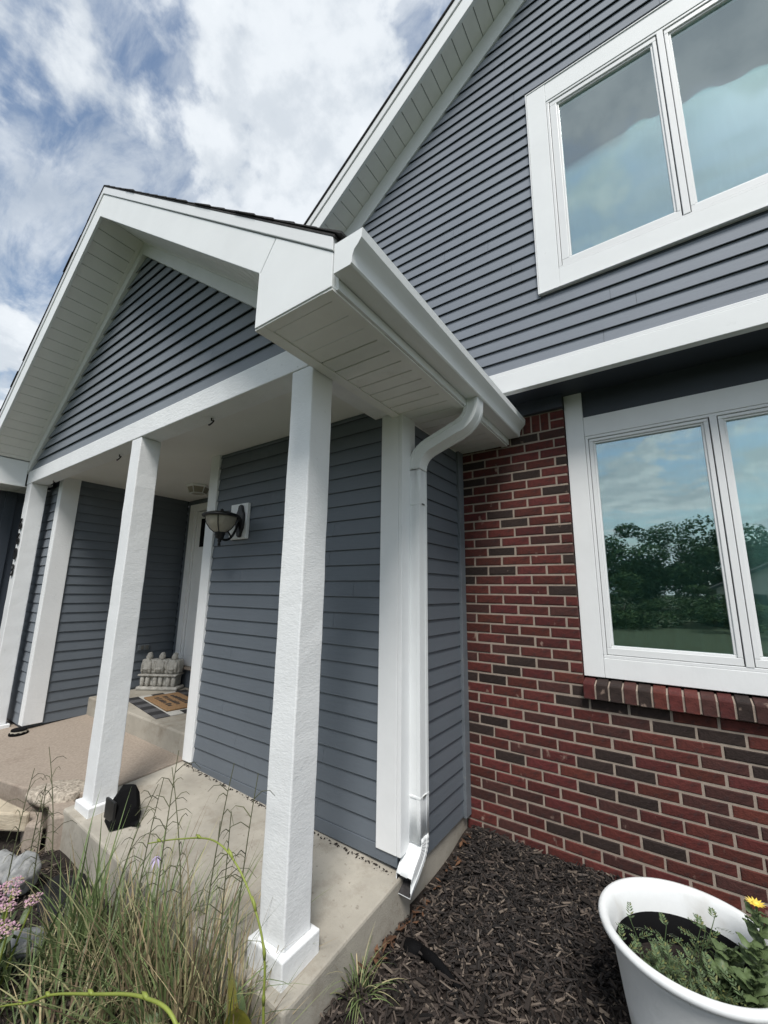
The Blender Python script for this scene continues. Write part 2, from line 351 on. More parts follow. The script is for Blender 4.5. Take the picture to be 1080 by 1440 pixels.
# ---- siding: every course a board
def board(name, mt, parent, P, n, u0b, u1b, u0t, u1t, z0, z1, t=.012, cav=.018):
    """P(u,z,off) -> world point. trapezoid in u. lap board with an undercut lower lip"""
    top = .003
    def e(u, z, o): return P(u, z, o)
    def ub(z, k): f = (z - z0) / (z1 - z0); return (u0b + (u0t - u0b) * f) if k == 0 else (u1b + (u1t - u1b) * f)
    prof = [(z1, top), (z0 + (z1 - z0) * .5, top + (t - top) * .54), (z0 + .002, t), (z0, t - .002), (z0, t - .0045), (z0 + cav, t - .005), (z0 + cav, .001), (z1, .0)]
    vs = []; k = len(prof)
    for z, o in prof: vs.append(e(ub(min(z, z1), 0), z, o))
    for z, o in prof: vs.append(e(ub(min(z, z1), 1), z, o))
    fs = [(i, i + k, (i + 1) % k + k, (i + 1) % k) for i in range(k)] + [tuple(range(k - 1, -1, -1)), tuple(range(k, 2 * k))]
    return MB().add(vs, fs).build(name, mt, parent)
gS = random.Random(77)
def siding(parent, mt, P, spans, z0, z1, pitch, t=.012, cav=.018, zoff=0.):
    z = z0 + zoff
    i = 0
    while z < z1 - .012:
        zt = min(z + pitch, z1)
        cut = []
        for a, b, c, d in spans(z, zt):
            n_ = int((b - a) / 1.5)
            if n_ and abs(a - c) < .3 * (b - a):
                k0, k1 = max(a, c) + .15, min(b, d) - .15
                xs2 = sorted(gS.uniform(k0, k1) for _ in range(n_)); pa, pc = a, c
                for q in xs2:
                    if q - pa > .25: cut.append((pa, q - .0008, pc, q - .0008)); pa = pc = q + .0008
                cut.append((pa, b, pc, d))
            else: cut.append((a, b, c, d))
        for a, b, c, d in cut:
            if b - a > .01 or d - c > .01: board('siding_board', mt, parent, P, None, a, b, c, d, z, zt, t, cav)
        z += pitch; i += 1
PY = lambda y0: (lambda u, z, o: (u, y0 - o, z))     # faces -Y
PX = lambda x0: (lambda u, z, o: (x0 + o, u, z))     # faces +X
full = lambda a, b: (lambda z0, z1: [(a, b, a, b)])
LP = .0985
# side wall beside the brick
sw = box('side_wall', NAVY, house, -.06, -.001, -.86, 0, .03, 2.6, 0)
siding(sw, LAP, PX(0), full(-.735, -.086), .045, 2.6, LP, .0145, .03)
box('corner_trim', GREYTRIM, sw, .001, .030, -.084, -.004, .03, 2.585)
box('corner_board', WHITE_TRIM, sw, .0, .026, -.892, -.742, .168, 2.605)
box('foundation', CONC, house, -.06, -.004, -.845, 0, -.3, .044)
# entry wall with the lantern
ew = box('entry_wall', NAVY, house, -2.0, -.062, -.864, -.80, .12, 2.68, 0)
siding(ew, LAP, PY(-.865), full(-1.905, -.131), .184, 2.68, LP, .0145, .03)
box('skirt_board', LAP, ew, -1.905, -.002, -.884, -.866, .112, .182, .002)
box('corner_board', WHITE_TRIM, ew, -.130, -.001, -.893, -.866, .168, 2.605)
box('corner_board', WHITE_TRIM, ew, -2.032, -1.906, -.893, -.866, .168, 2.68)
box('corner_board', WHITE_TRIM, ew, -2.032, -2.010, -.864, -.75, .34, 2.68)
box('return_wall', NAVY, house, -2.008, -1.96, -.74, .05, .33, 2.68, 0)
# wall on the left of the entry, facing right
lw_ = box('porch_left_wall', NAVY, house, -4.12, -4.051, -1.37, .05, .14, 2.68, 0)
siding(lw_, LAP, PX(-4.05), full(-1.225, .03), .15, 2.68, LP, .0145, .03)
box('corner_board', WHITE_POST, lw_, -4.05, -4.022, -1.392, -1.228, .165, 2.68)
box('corner_board', WHITE_POST, lw_, -4.125, -4.051, -1.394, -1.371, .165, 2.68)
# wall stub beyond it, facing the street
gw = box('garage_wall', NAVY, house, -4.89, -4.13, -1.368, -1.30, .05, 2.68, 0)
siding(gw, GABLE, PY(-1.369), full(-4.885, -4.127), .15, 2.60, LP, .0145, .03)
box('garage_side_wall', NAVY, house, -5.30, -4.891, -3.2, -1.30, .0, 2.578, 0)
box('garage_trim', NAVY, house, -4.8905, -4.868, -1.66, -1.56, .0, 2.575)
# door wall
dw = box('door_wall', NAVY, house, -4.049, -2.01, .052, .12, .33, 2.68, 0)
siding(dw, LAP, PY(.051), lambda a, b: [(-4.045, -3.915, -4.045, -3.915)] if a < 2.57 else [(-4.045, -2.01, -4.045, -2.01)], .335, 2.68, LP, .018, .03)
door = empty('front_door', (-3.35, .05, .57), house)
def rel(o, p): o.parent = p; o.matrix_parent_inverse = Matrix.Translation(-p.location); return o
def dbox(n, mt, *a, **k): return rel(box(n, mt, None, *a, **k), door)
for a, b, c, d in ((-3.905, -3.80, .545, 2.60), (-2.90, -2.80, .545, 2.60), (-3.80, -2.90, 2.51, 2.60)): dbox('door_casing', WHITE_TRIM, a, b, -.005, .05, c, d)
for a, b, c, d in ((-3.80, -3.765, .57, 2.51), (-2.935, -2.90, .57, 2.51)): dbox('door_jamb', WHITE_TRIM, a, b, .010, .05, c, d)
dbox('door_leaf', WHITE_TRIM, -3.765, -2.935, .030, .051, .575, 2.50)
for a, b in ((-3.68, -3.40), (-3.30, -3.02)):
    for c, d in ((.70, 1.25), (1.36, 1.95)): dbox('door_panel', WHITE_TRIM, a, b, .020, .030, c, d, bevel=.01)
dbox('door_glass', BLACK, -3.66, -3.04, .024, .031, 2.03, 2.40)
dbox('threshold', CONC2, -3.90, -2.82, -.02, .05, .545, .572)
dbox('door_handle', BLACKMET, -3.02, -2.99, -.02, .03, 1.42, 1.58, bevel=.01)
box('door_riser', LAP, house, -3.905, -2.8, .03, .051, .332, .543)

# ---- upper storey wall
YU = -.257; SL = .745
def fz(x): return 4.978 + SL * (x + .884)            # underside of the rake frieze, left half
AX = 1.60; fzr = lambda x: fz(2 * AX - x)
uwm = MB(); A2 = 2 * AX
for q in ([(-2.6, 3.03), (.885, 3.03), (.885, fz(.885) + .15), (-2.6, 3.68)], [(A2 + 2.6, 3.03), (A2 + 2.6, 3.68), (2.276, fzr(2.276) + .15), (2.276, 3.03)], [(.885, 3.03), (2.276, 3.03), (2.276, 3.655), (.885, 3.655)], [(.885, 5.08), (2.276, 5.08), (2.276, fzr(2.276) + .15), (AX, fz(AX) + .15), (.885, fz(.885) + .15)]): uwm.prism(q, YU, YU + .10)
uw = uwm.build('upper_wall', NAVY, house)
def uspan(z0, z1):
    out = []
    def lim(z): 
        x = (z - 4.978) / SL - .884 + .004; return max(-2.55, x)
    a0, a1 = lim(z0), lim(z1); b0, b1 = 2 * AX - a0, 2 * AX - a1
    if z0 < 5.24 and z1 > 3.525:
        return [(a0, .752, a1, .752), (2.41, b0, 2.41, b1)]
    if a1 > AX: a1 = b1 = AX
    if a0 > AX: return []
    return [(a0, b0, a1, b1)]
siding(uw, VINYL, PY(YU), uspan, 3.025, 6.9, .0948, .0175, .03, -.006)
fr = MB().box(-2.5, 2 * AX + 2.5, YU - .034, YU + .02, 2.858, 2.992).build('band_board', WHITE_METAL, house, bevel=.003)
MB().box(-2.5, 2 * AX + 2.5, YU - .024, YU, 2.996, 3.024).build('band_cap', WHITE_VINYL, house, bevel=.004)
box('overhang_soffit', NAVY, house, -.02, 3.6, YU + .02, .20, 2.876, 2.90, 0)
box('frieze_board', NAVY, house, .30, .792, -.036, .006, 2.779, 2.875)
box('header_panel', NAVY, house, .905, WX1 - .11, .047, .075, 2.69, 2.876, 0)

# ---- windows
def window(nm, x0, x1, z0, z1, y, panes, gz0, gz1, trim, ph, label):
    """x0..z1 opening, y face plane, panes = list of (x0,x1)"""
    wobj = empty(nm, ((x0 + x1) / 2, y, z0), house); wobj['label'] = label
    def b(n, mt, *a, bevel=.0025, par=None): return rel(box(n, mt, None, *a, bevel=bevel), wobj)
    for t in trim: b('trim_board', ph, *t)
    # outer frame
    f = .018
    for a in ((x0, x1, z0, z0 + f), (x0, x1, z1 - f, z1), (x0, x0 + f, z0 + f, z1 - f), (x1 - f, x1, z0 + f, z1 - f)): b('window_frame', WHITE_VINYL, a[0], a[1], y + .006, y + .09, a[2], a[3])
    n = len(panes); edges = [x0 + f] + [(panes[i][1] + panes[i + 1][0]) / 2 for i in range(n - 1)] + [x1 - f]
    for i in range(n - 1): b('mullion', WHITE_VINYL, edges[i + 1] - .017, edges[i + 1] + .017, y + .003, y + .09, z0 + f, z1 - f)
    for i, (p, q) in enumerate(panes):
        a = edges[i] + (.019 if i else .0) + .003; c = edges[i + 1] - (.019 if i < n - 1 else .0) - .003
        zz0, zz1 = z0 + f + .003, z1 - f - .003; s = .013
        # sash: stepped frame
        S = MB()
        def ring(X0, X1, Z0, Z1, x0_, x1_, z0_, z1_, ya, yb):
            S.box(X0, X1, ya, yb, Z0, z0_); S.box(X0, X1, ya, yb, z1_, Z1); S.box(X0, x0_, ya, yb, z0_, z1_); S.box(x1_, X1, ya, yb, z0_, z1_)
        ring(a, c, zz0, zz1, p - s, q + s, gz0 - s, gz1 + s, y + .012, y + .07)
        rel(S.build('sash', WHITE_VINYL, None, bevel=.003), wobj)
        S = MB(); ring(p - s, q + s, gz0 - s, gz1 + s, p, q, gz0, gz1, y + .021, y + .07); rel(S.build('glazing_bead', WHITE_VINYL, None, bevel=.003), wobj)
        rel(MB().box(p - .002, q + .002, y + .036, y + .042, gz0 - .002, gz1 + .002).build('pane', GLASS), wobj)
    return wobj
yt = .026
lower = window('window', .908, WX1 - .12, 1.119, 2.551, yt, [(.966, 1.530), (1.646, 2.210)], 1.193, 2.498,
    [(.792, .906, yt, yt + .04, 1.004, 2.876), (WX1 - .118, WX1 - .004, yt, yt + .04, 1.004, 2.876), (.9075, WX1 - .1195, yt + .002, yt + .04, 2.552, 2.690), (.9075, WX1 - .1195, yt + .002, yt + .04, 1.004, 1.118)], WHITE_TRIM,
    'white framed two pane window over the brick sill')
yw = YU - .03
upper = window('window', .882, 2.279, 3.652, 5.082, yw, [(.963, 1.525), (1.636, 2.198)], 3.728, 5.013,
    [(.748, .880, yw, yw + .05, 3.522, 5.246), (2.281, 2.413, yw, yw + .05, 3.522, 5.246), (.8805, 2.2805, yw + .002, yw + .05, 5.084, 5.246), (.8805, 2.2805, yw + .002, yw + .05, 3.522, 3.650)], WHITE_METAL,
    'white framed two pane window in the upper siding')
S = MB()
for a in ((.740, 2.421, 3.514, 3.5215), (.740, 2.421, 5.2465, 5.254), (.740, .7475, 3.5215, 5.2465), (2.4135, 2.421, 3.5215, 5.2465)): S.box(a[0], a[1], yw - .004, yw + .05, a[2], a[3])
rel(S.build('trim_channel', WHITE_VINYL), upper)
# rooms behind the glass
for nm, z0, z1, y0 in (('ground_floor_room', .6, 2.86, .12), ('upper_floor_room', 3.1, 5.5, -.15)):
    rm = MB(); x0, x1, y1 = .2, 3.2, y0 + 3
    rm.add([(x0, y0, z0), (x1, y0, z0), (x1, y1, z0), (x0, y1, z0), (x0, y0, z1), (x1, y0, z1), (x1, y1, z1), (x0, y1, z1)], [(0, 1, 2, 3), (7, 6, 5, 4), (1, 2, 6, 5), (2, 3, 7, 6), (3, 0, 4, 7)])
    rm.build(nm, ROOM, house)
def curtain(nm, x0, x1, y, z0, z1, amp, per, label, mt=None):
    m = MB(); n = 90
    for i in range(n + 1):
        x = x0 + (x1 - x0) * i / n; yy = y + amp * math.sin(2 * PI * (x - x0) / per + .8 * math.sin(7 * x)) 
        m.v += [(x, yy, z0), (x, yy + .2 * amp, z1)]
    m.f = [(2 * i, 2 * i + 2, 2 * i + 3, 2 * i + 1) for i in range(n)]
    o = m.build(nm, mt or CURT, smooth=True); o.modifiers.new('thickness', 'SOLIDIFY').thickness = .002
    return tag(o, label, 'curtain', 'sheer curtains behind the windows')
curtain('curtain', 1.60, 2.30, .105, 1.13, 2.56, .012, .11, 'pale sheer curtain behind right pane of lower window')
CURTD = mat('green veil curtain', (.20, .28, .26), .9, .1, 3)  # green tone lifts the blacks mirrored in the lower left pane
CURTM = mat('pale veil curtain', (.42, .56, .56), .9, .1, 3)  # milky tone for the added curtain that lightens the upper left pane
curtain('curtain', .89, 1.575, -.205, 3.66, 5.07, .008, .16, 'grey curtain added behind left pane of upper window to lighten it', CURTM)
curtain('curtain', .92, 1.57, .105, 1.13, 2.56, .012, .10, 'sheer tinted dark green to veil reflections in left pane of lower window', CURTD)
curtain('curtain', 1.59, 2.26, -.205, 3.66, 5.07, .012, .13, 'pale sheer curtain behind right pane of upper window')

# ---- main roof rake
YO = -.53
def zf(x): return fz(x) + .215                     # soffit level at the wall
for sgn in (1, -1):
    X = (lambda x: x) if sgn == 1 else (lambda x: 2 * AX - x)
    xl = -2.9; apx = AX
    def rake(nm, mt, zb, zt, y0, y1, bev=.003, par=house, apex=True):
        p = [(X(xl), fz(xl) + zb), (X(xl), fz(xl) + zt), (X(apx), fz(apx) + zt), (X(apx), fz(apx) + zb)]
        if sgn == -1: p = p[::-1]
        return MB().prism(p, y0, y1).build(nm, mt, par, bevel=bev)
    rake('rake_frieze', WHITE_METAL, .0, .218, YU - .026, YU + .01)
    rake('rake_fascia', WHITE_METAL, .19, .365, YO - .01, YO + .02)
    rake('rake_drip_edge', WHITE_VINYL, .37, .455, YO - .022, YO + .02)
    rr = rake('main_roof', SHINGLE, .458, .478, YO - .034, 6.0, .003)
    # soffit panels
    s = xl
    while s < apx - .02:
        e = min(s + .098, apx); a, b = s + .003, e - .003
        p = [(X(a), fz(a) + .222), (X(a), fz(a) + .236), (X(b), fz(b) + .236), (X(b), fz(b) + .222)]
        if sgn == -1: p = p[::-1]
        if s > -1.6: MB().prism(p, YO + .02, YU - .02).build('soffit_panel', SOFFIT, rr)
        s += .098
    p = [(X(xl), fz(xl) + .238), (X(xl), fz(xl) + .45), (X(apx), fz(apx) + .45), (X(apx), fz(apx) + .238)]
    if sgn == -1: p = p[::-1]
    MB().prism(p, YO + .02, 5.8).build('roof_deck', SEALANT, house)

# ------------------------------------------------------------------ porch
XC = -2.25; PS = .748; YG = -1.593; YF = -1.947
zd = lambda x: 2.736 + PS * (.385 - (x if x > XC else 2 * XC - x))      # lower line of the drip edge
def mir(poly, s): return poly if s > 0 else [(2 * XC - x, z) for x, z in poly][::-1]
# beam, posts
box('porch_beam', WHITE_BEAM, house, -4.46, -.057, YG, YG + .145, 2.606, 2.752, .005)
box('side_beam', WHITE_BEAM, house, -.200, -.058, YG + .147, -.866, 2.608, 2.74, .004)
box('side_beam', WHITE_BEAM, house, -4.46, -4.32, YG + .147, -1.396, 2.608, 2.74, .004)
box('porch_ceiling', CEIL, house, -4.05, -.2005, YG + .147, .05, 2.68, 2.70, 0)
box('beam_joint_strip', SEALANT, house, -4.3, -.21, YG + .1452, YG + .150, 2.672, 2.6795, 0)
def post(x1, zb, ph, nm_label):
    pw = .150; x0 = x1 - pw; y0, y1 = YG + .004, YG + pw
    m = MB(); n = 26; g = random.Random(int(x1 * 100))
    zt = 2.605
    for i in range(n + 1):
        z = zb + ph + (zt - zb - ph) * i / n; q = lambda: g.uniform(-.0014, .0014)
        for (x, y) in ((x0, y0), (x1, y0), (x1, y1), (x0, y1)): m.v.append((x + q(), y + q(), z))
    for i in range(n):
        for j in range(4): m.f.append((4 * i + j, 4 * i + (j + 1) % 4, 4 * i + 4 + (j + 1) % 4, 4 * i + 4 + j))
    m.f += [(3, 2, 1, 0), (4 * n, 4 * n + 1, 4 * n + 2, 4 * n + 3)]
    p = m.build('porch_post', WHITE_POST, house, bevel=.006); p['label'] = nm_label
    e = .028
    box('plinth', WHITE_POST, p, x0 - e, x1 + e, y0 - e, y1 + e, zb - .01, zb + ph, .006)
    return p
post(-.057, .040, .098, 'nearest thick white porch post at the corner'); pm = post(-1.825, .102, .052, 'middle white porch post beside the boulder'); pl = post(-4.300, .10, .05, 'far left white porch post bearing house numbers')
# gable wall
gab = MB().prism([(-4.42, 2.752), (-.08, 2.752), (XC, zd(XC) - .22)], YG + .03, YG + .06).build('porch_gable', NAVY, house)
def gspan(z0, z1):
    def lim(z): return XC + max(0, (zd(XC) - .305 - z) / PS) 
    a, b = lim(z0), lim(z1); return [(2 * XC - a, a, 2 * XC - b, b)]
siding(gab, GABLE, PY(YG + .028), gspan, 2.754, zd(XC) - .315, .1024, .020, .034)
for s in (1, -1):
    MB().prism(mir([(XC, zd(XC) - .31), (XC, zd(XC) - .19), (-.02, zd(-.02) - .19), (-.02, zd(-.02) - .31)], -s if False else s)[::-1 if s > 0 else 1], YG - .012, YG + .04).build('rake_trim', WHITE_BEAM, gab, bevel=.003)
# fascia, drip edge, roof, box returns, soffits
rside = {}
for s in (1, -1):
    side = 1 if s > 0 else -1
    def pr(nm, mt, poly, y0, y1, par=house, bev=.0025):
        return MB().prism(mir(poly, s), y1, y0).build(nm, mt, par, bevel=bev)
    pr('porch_fascia', WHITE_METAL, [(XC, zd(XC) - .217), (-.044, zd(-.044) - .203), (.047, zd(.047) - .004), (XC, zd(XC) - .002)], YF, YF + .02)
    pr('drip_edge', WHITE_VINYL, [(XC, zd(XC) + .002), (.392, zd(.392) + .002), (.392, zd(.392) + .068), (XC, zd(XC) + .075)], YF - .007, YF + .02)
    pr('box_return', WHITE_METAL, [(-.048, 2.586), (.389, 2.586), (.389, zd(.389) - .002), (.052, zd(.052) - .004), (-.041, zd(-.041) - .205), (-.048, 2.862)], YF - .001, YG - .013)
    rf = pr('porch_roof', SHINGLE, [(XC, zd(XC) + .066), (.40, zd(.40) + .060), (.40, zd(.40) + .072), (XC, zd(XC) + .078)], YF - .009, .35, house, .002)
    rside[s] = rf
    nco = 20; x = .44; dx = 2.69 / nco
    for i in range(nco):     # shingle courses, each a lapped strip
        xa = .44 - dx * i; xb = max(XC, xa - dx - .03); g = random.Random(i)
        za, zb_ = zd(xa) + .079, zd(xb) + .079
        pr('shingle_course', SHINGLE, [(xa, za), (xa, za + .009 + g.uniform(-.002, .002)), (xb, zb_ + .003), (xb, zb_)], YF - .014 + g.uniform(-.005, .004), .35, rf, 0)
    # rake soffit
    xs0 = XC; k = 0
    while xs0 < -.06:
        xe = min(xs0 + .090, -.05); a, b = xs0 + .003, xe - .003
        pr('soffit_panel', SOFFIT, [(a, zd(a) - .192), (b, zd(b) - .192), (b, zd(b) - .18), (a, zd(a) - .18)], YF + .02, YG - .012, rf, 0)
        xs0 += .090
    pr('soffit_channel', SOFFIT, [(XC, zd(XC) - .200), (-.06, zd(-.06) - .200), (-.06, zd(-.06) - .1925), (XC, zd(XC) - .1925)], YG - .040, YG - .0125, rf, 0)
    pr('roof_deck', SEALANT, [(XC, zd(XC) - .178), (.38, zd(.38) - .07), (.38, zd(.38) + .05), (XC, zd(XC) + .06)], YF + .022, .35, house, 0)
    # eave soffit
    yend = 0.0 if s > 0 else -1.30
    y = YF + .055; i = 0
    pr('soffit_channel', SOFFIT, [(-.050, 2.578), (.008, 2.578), (.008, 2.5855), (-.050, 2.5855)], YF + .004, yend - .002, rf, 0)
    pr('soffit_channel', SOFFIT, [(.345, 2.577), (.388, 2.577), (.388, 2.5855), (.345, 2.5855)], YF + .004, yend - .002, rf, 0)
    pr('soffit_channel', SOFFIT, [(.009, 2.579), (.344, 2.579), (.344, 2.5855), (.009, 2.5855)], YF + .004, YF + .05, rf, 0)
    while y < yend - .02:
        ye = min(y + .0985, yend)
        pr('soffit_panel', SOFFIT, [(.0085, 2.584), (.3445, 2.584), (.3445, 2.594), (.0085, 2.594)], y + .003, ye - .003, rf, .002); y += .0985
    pr('soffit_backing', SEALANT, [(-.03, 2.596), (.38, 2.596), (.38, 2.602), (-.03, 2.602)], YG - .01, yend, rf, 0)
    pr('eave_fascia', WHITE_METAL, [(.389, 2.586), (.400, 2.586), (.400, zd(.4) + .055), (.389, zd(.389) + .055)], YF + .024, yend - .002, rf, 0)
# wall above the eave soffit closing the void to the brick (hidden by the soffit)
# ---- gutter on the right eave
gx = .402
prof_o = [(gx, 2.628), (gx + .078, 2.628), (gx + .084, 2.634), (gx + .086, 2.660), (gx + .094, 2.682), (gx + .112, 2.698), (gx + .126, 2.716), (gx + .130, 2.752), (gx + .118, 2.756), (gx + .118, 2.748)]
th = .002
inner = [(x - (.004 if i > 1 else -.003), z + (.004 if i < 3 else -.0005)) for i, (x, z) in enumerate(prof_o)]
poly = prof_o + inner[::-1]
gut = MB().prism(poly[::-1], YF - .004, -.012, 'y').build('gutter', WHITE_METAL, house); shade_auto(gut, .5)
gback = MB().prism([(gx - .001, 2.628), (gx + .0015, 2.628), (gx + .0015, 2.758), (gx - .001, 2.758)], YF - .004, -.012).build('gutter_back', WHITE_METAL, gut)
for y0, y1 in ((YF - .0065, YF - .0045), (-.0115, -.0095)):
    MB().prism(prof_o[:8][::-1] + [(gx, 2.752)], y0, y1).build('gutter_end_cap', WHITE_METAL, gut)
# ---- downspout
def rect_sweep(path, wx, wy, nm, par, crimps=(), thick=True, endcut=False):
    """rectangular pipe: frames = (point, tangent); section axes: a ~ across, b ~ Y"""
    m = MB(); pts = [Vector(p) for p in path]; rings = []
    sec = [(-1, -1), (-.5, -1), (-.42, -.93), (.42, -.93), (.5, -1), (1, -1), (1, -.5), (.94, -.42), (.94, .42), (1, .5), (1, 1), (.5, 1), (-.5, 1), (-1, 1), (-1, .5), (-.94, .42), (-.94, -.42), (-1, -.5)]
    k = len(sec)
    for i, p in enumerate(pts):
        d = (pts[min(i + 1, len(pts) - 1)] - pts[max(i - 1, 0)]).normalized()
        b = Vector((0, 1, 0)) if abs(d.y) < .02 else None
        if b is None: a = Vector((1, 0, 0)); a = (a - d * a.dot(d)).normalized(); b = d.cross(a) * -1
        else: b = (b - d * b.dot(d)).normalized(); a = d.cross(b) * -1
        if a.x < 0: a = -a
        if b.y < 0 and abs(b.y) > .1: b = -b
        sc_ = crimps[i] if crimps else 1.
        if endcut and i == len(pts) - 1: a = Vector((1, 0, 0)); b = Vector((0, -.12, -1)).normalized() * 1.1
        for u, v in sec: m.v.append(tuple(p + a * u * wx / 2 * sc_ + b * v * wy / 2 * sc_))
    for i in range(len(pts) - 1):
        for j in range(k): m.f.append((i * k + j, i * k + (j + 1) % k, (i + 1) * k + (j + 1) % k, (i + 1) * k + j))
    o = m.build(nm, WHITE_METAL, par); shade_auto(o, .35)
    if thick: md = o.modifiers.new('wall', 'SOLIDIFY'); md.thickness = .002; md.offset = -1
    return o
def arc(p0, p1, p2, n):     # quadratic bend
    p0, p1, p2 = map(Vector, (p0, p1, p2)); return [p0 * (1 - t) ** 2 + p1 * 2 * t * (1 - t) + p2 * t * t for t in [i / n for i in range(n + 1)]]
dsx, dsy = .052, -.760; WXp, WYp = .082, .090
ds = rect_sweep([(dsx, dsy, 2.24 - i * (2.24 - .21) / 12) for i in range(13)], WXp, WYp, 'downspout', house)
pth = [Vector((.428, -.735, 2.640))] + arc((.428, -.735, 2.60), (.428, -.738, 2.500), (.330, -.742, 2.462), 16)
pth += [Vector((.28, -.745, 2.442)), Vector((.20, -.750, 2.410))] + arc((.155, -.752, 2.392), (.052, -.758, 2.352), (.052, -.760, 2.245), 16)
cr = [1.] * len(pth)
for i in range(2, len(pth)):
    if i < 18 or i > 21: cr[i] = 1.018 if i % 2 else .985
rect_sweep(pth, WXp, WYp, 'downspout_elbow', ds, cr)
pth = [Vector((dsx, dsy, .235))] + arc((dsx, dsy, .215), (dsx, dsy, .165), (dsx + .002, dsy - .060, .130), 14) + [Vector((dsx + .004, dsy - .10, .106)), Vector((dsx + .006, dsy - .155, .072))]
cr = [1.02 + (.02 if (i % 2 and i < 15) else -.02 if i < 15 else 0) for i in range(len(pth))]
rect_sweep(pth, WXp + .004, WYp * .78, 'downspout_outlet', ds, cr, True, True)
ins = rect_sweep(pth, WXp - .004, WYp * .78 - .006, 'outlet_shade_sleeve', ds, cr, False, True); ins.data.materials.clear(); ins.data.materials.append(SHINGLE)  # dark sleeve added to stand in for shade inside the outlet
for z in (.42, 2.02):
    mb = MB(); mb.box(dsx - WXp / 2 - .003, dsx + WXp / 2 + .003, dsy - WYp / 2 - .003, dsy + WYp / 2 + .003, z, z + .012); mb.build('pipe_band', WHITE_METAL, ds, bevel=.002)
    MB().box(dsx + WXp / 2 + .002, dsx + WXp / 2 + .006, dsy - .02, dsy + .01, z + .002, z + .010).build('band_rivet', SEALANT, ds)

# ------------------------------------------------------------------ fittings
# wall lantern
board_ = box('mounting_board', WHITE_TRIM, ew, -1.652, -1.432, -.905, -.876, 1.898, 2.188)
lan = empty('wall_lantern', (-1.52, -.905, 2.04)); tag(lan, 'black wall lantern with frosted glass bowl on white board', 'lantern')
lx, ly = -1.50, -1.085
def lpart(mb, n, mt, sm=True): return rel(mb.build(n, mt, None, sm), lan)
pts = [(0, -.135), (.022, -.125), (.030, -.09), (.046, -.06), (.052, 0), (.046, .06), (.030, .09), (.022, .125), (0, .135)]
mb = MB(); mb.prism([(-1.50 + x * sgn, 2.04 + z) for sgn, pp in ((1, pts), (-1, pts[::-1][1:-1])) for x, z in pp], -.905, -.930); o = lpart(mb, 'backplate', BLACKMET, False); o.modifiers.new('b', 'BEVEL').width = .006
pa = [Vector((-1.50, -.925, 2.03))] + arc((-1.50, -.94, 2.0), (-1.50, -.985, 1.835), (lx, ly, 1.885), 12)
lpart(MB().tube(pa, .010, 8), 'arm', BLACKMET)
lpart(MB().tube(arc((-1.50, -.99, 1.90), (-1.50, -1.02, 1.97), (-1.50, -1.055, 1.915), 8), .006, 6), 'scroll', BLACKMET)
lpart(MB().lathe([(0, -.235), (.012, -.228), (.008, -.205), (.016, -.195), (.010, -.18), (.030, -.17), (.036, -.135), (.042, -.128), (0, -.12)], (lx, ly, 2.055), 20), 'finial', BLACKMET)
lpart(MB().lathe([(.040, -.127), (.075, -.100), (.102, -.060), (.113, -.020), (.116, .0)], (lx, ly, 2.055), 32), 'shade', SHADE)
lpart(MB().lathe([(.118, -.012), (.138, -.010), (.142, .0), (.132, .010), (.090, .024), (.040, .034), (.012, .040), (.012, .052), (0, .058)], (lx, ly, 2.055), 32), 'cap', BLACKMET)
for i in range(4):
    t = PI / 4 + i * PI / 2
    lpart(MB().tube([(lx + r * math.cos(t), ly + r * math.sin(t), 2.055 + z) for r, z in ((.043, -.127), (.078, -.100), (.105, -.060), (.116, -.020), (.119, -.004))], .004, 6), 'rib', BLACKMET)
# ceiling lamp
cl = empty('ceiling_lamp', (-3.10, -.38, 2.68)); tag(cl, 'white caged glass lamp on the porch ceiling', 'ceiling lamp')
rel(MB().lathe([(.13, 0), (.13, -.02), (.12, -.03), (0, -.03)], (-3.10, -.38, 2.68), 6).build('canopy', WHITE_VINYL), cl)
rel(MB().lathe([(.118, -.03), (.088, -.098), (0, -.10)], (-3.10, -.38, 2.68), 6).build('shade', SHADE), cl)
for i in range(6):
    t = i * PI / 3; t2 = t + PI / 3
    rel(MB().tube([(-3.10 + .120 * math.cos(t), -.38 + .120 * math.sin(t), 2.65), (-3.10 + .090 * math.cos(t), -.38 + .090 * math.sin(t), 2.58), (-3.10 + .090 * math.cos(t2), -.38 + .090 * math.sin(t2), 2.58)], .006, 6).build('cage_bar', WHITE_VINYL), cl)
# hooks under the beam
for i, (x, s) in enumerate(((-1.085, 1), (-2.43, 1), (-3.98, .6))):
    h = MB().tube([(x, -1.49, 2.607), (x, -1.49, 2.590)] + [(x + .018 * s * math.sin(t), -1.49 + .012 * math.cos(t), 2.574 + .020 * math.cos(t)) for t in [a * .5 for a in range(0, 9)]], .005, 6).build('plant_hook', BLACKMET, smooth=True)
    tag(h, ['black plant hook under beam near the corner post', 'black plant hook under beam beside the middle post', 'small black hook under beam beside the far left post'][i], 'hook', 'hooks screwed under the porch beam')
# outlet
ot = MB().box(-4.038, -4.018, -.40, -.27, .765, .83).build('electrical_outlet', GREYTRIM, bevel=.004); tag(ot, 'grey outlet cover low on the porch left wall', 'outlet')
for y in (-.372, -.318): MB().box(-4.0175, -4.012, y, y + .035, .775, .82).build('socket_cover', SEALANT, ot, bevel=.003)
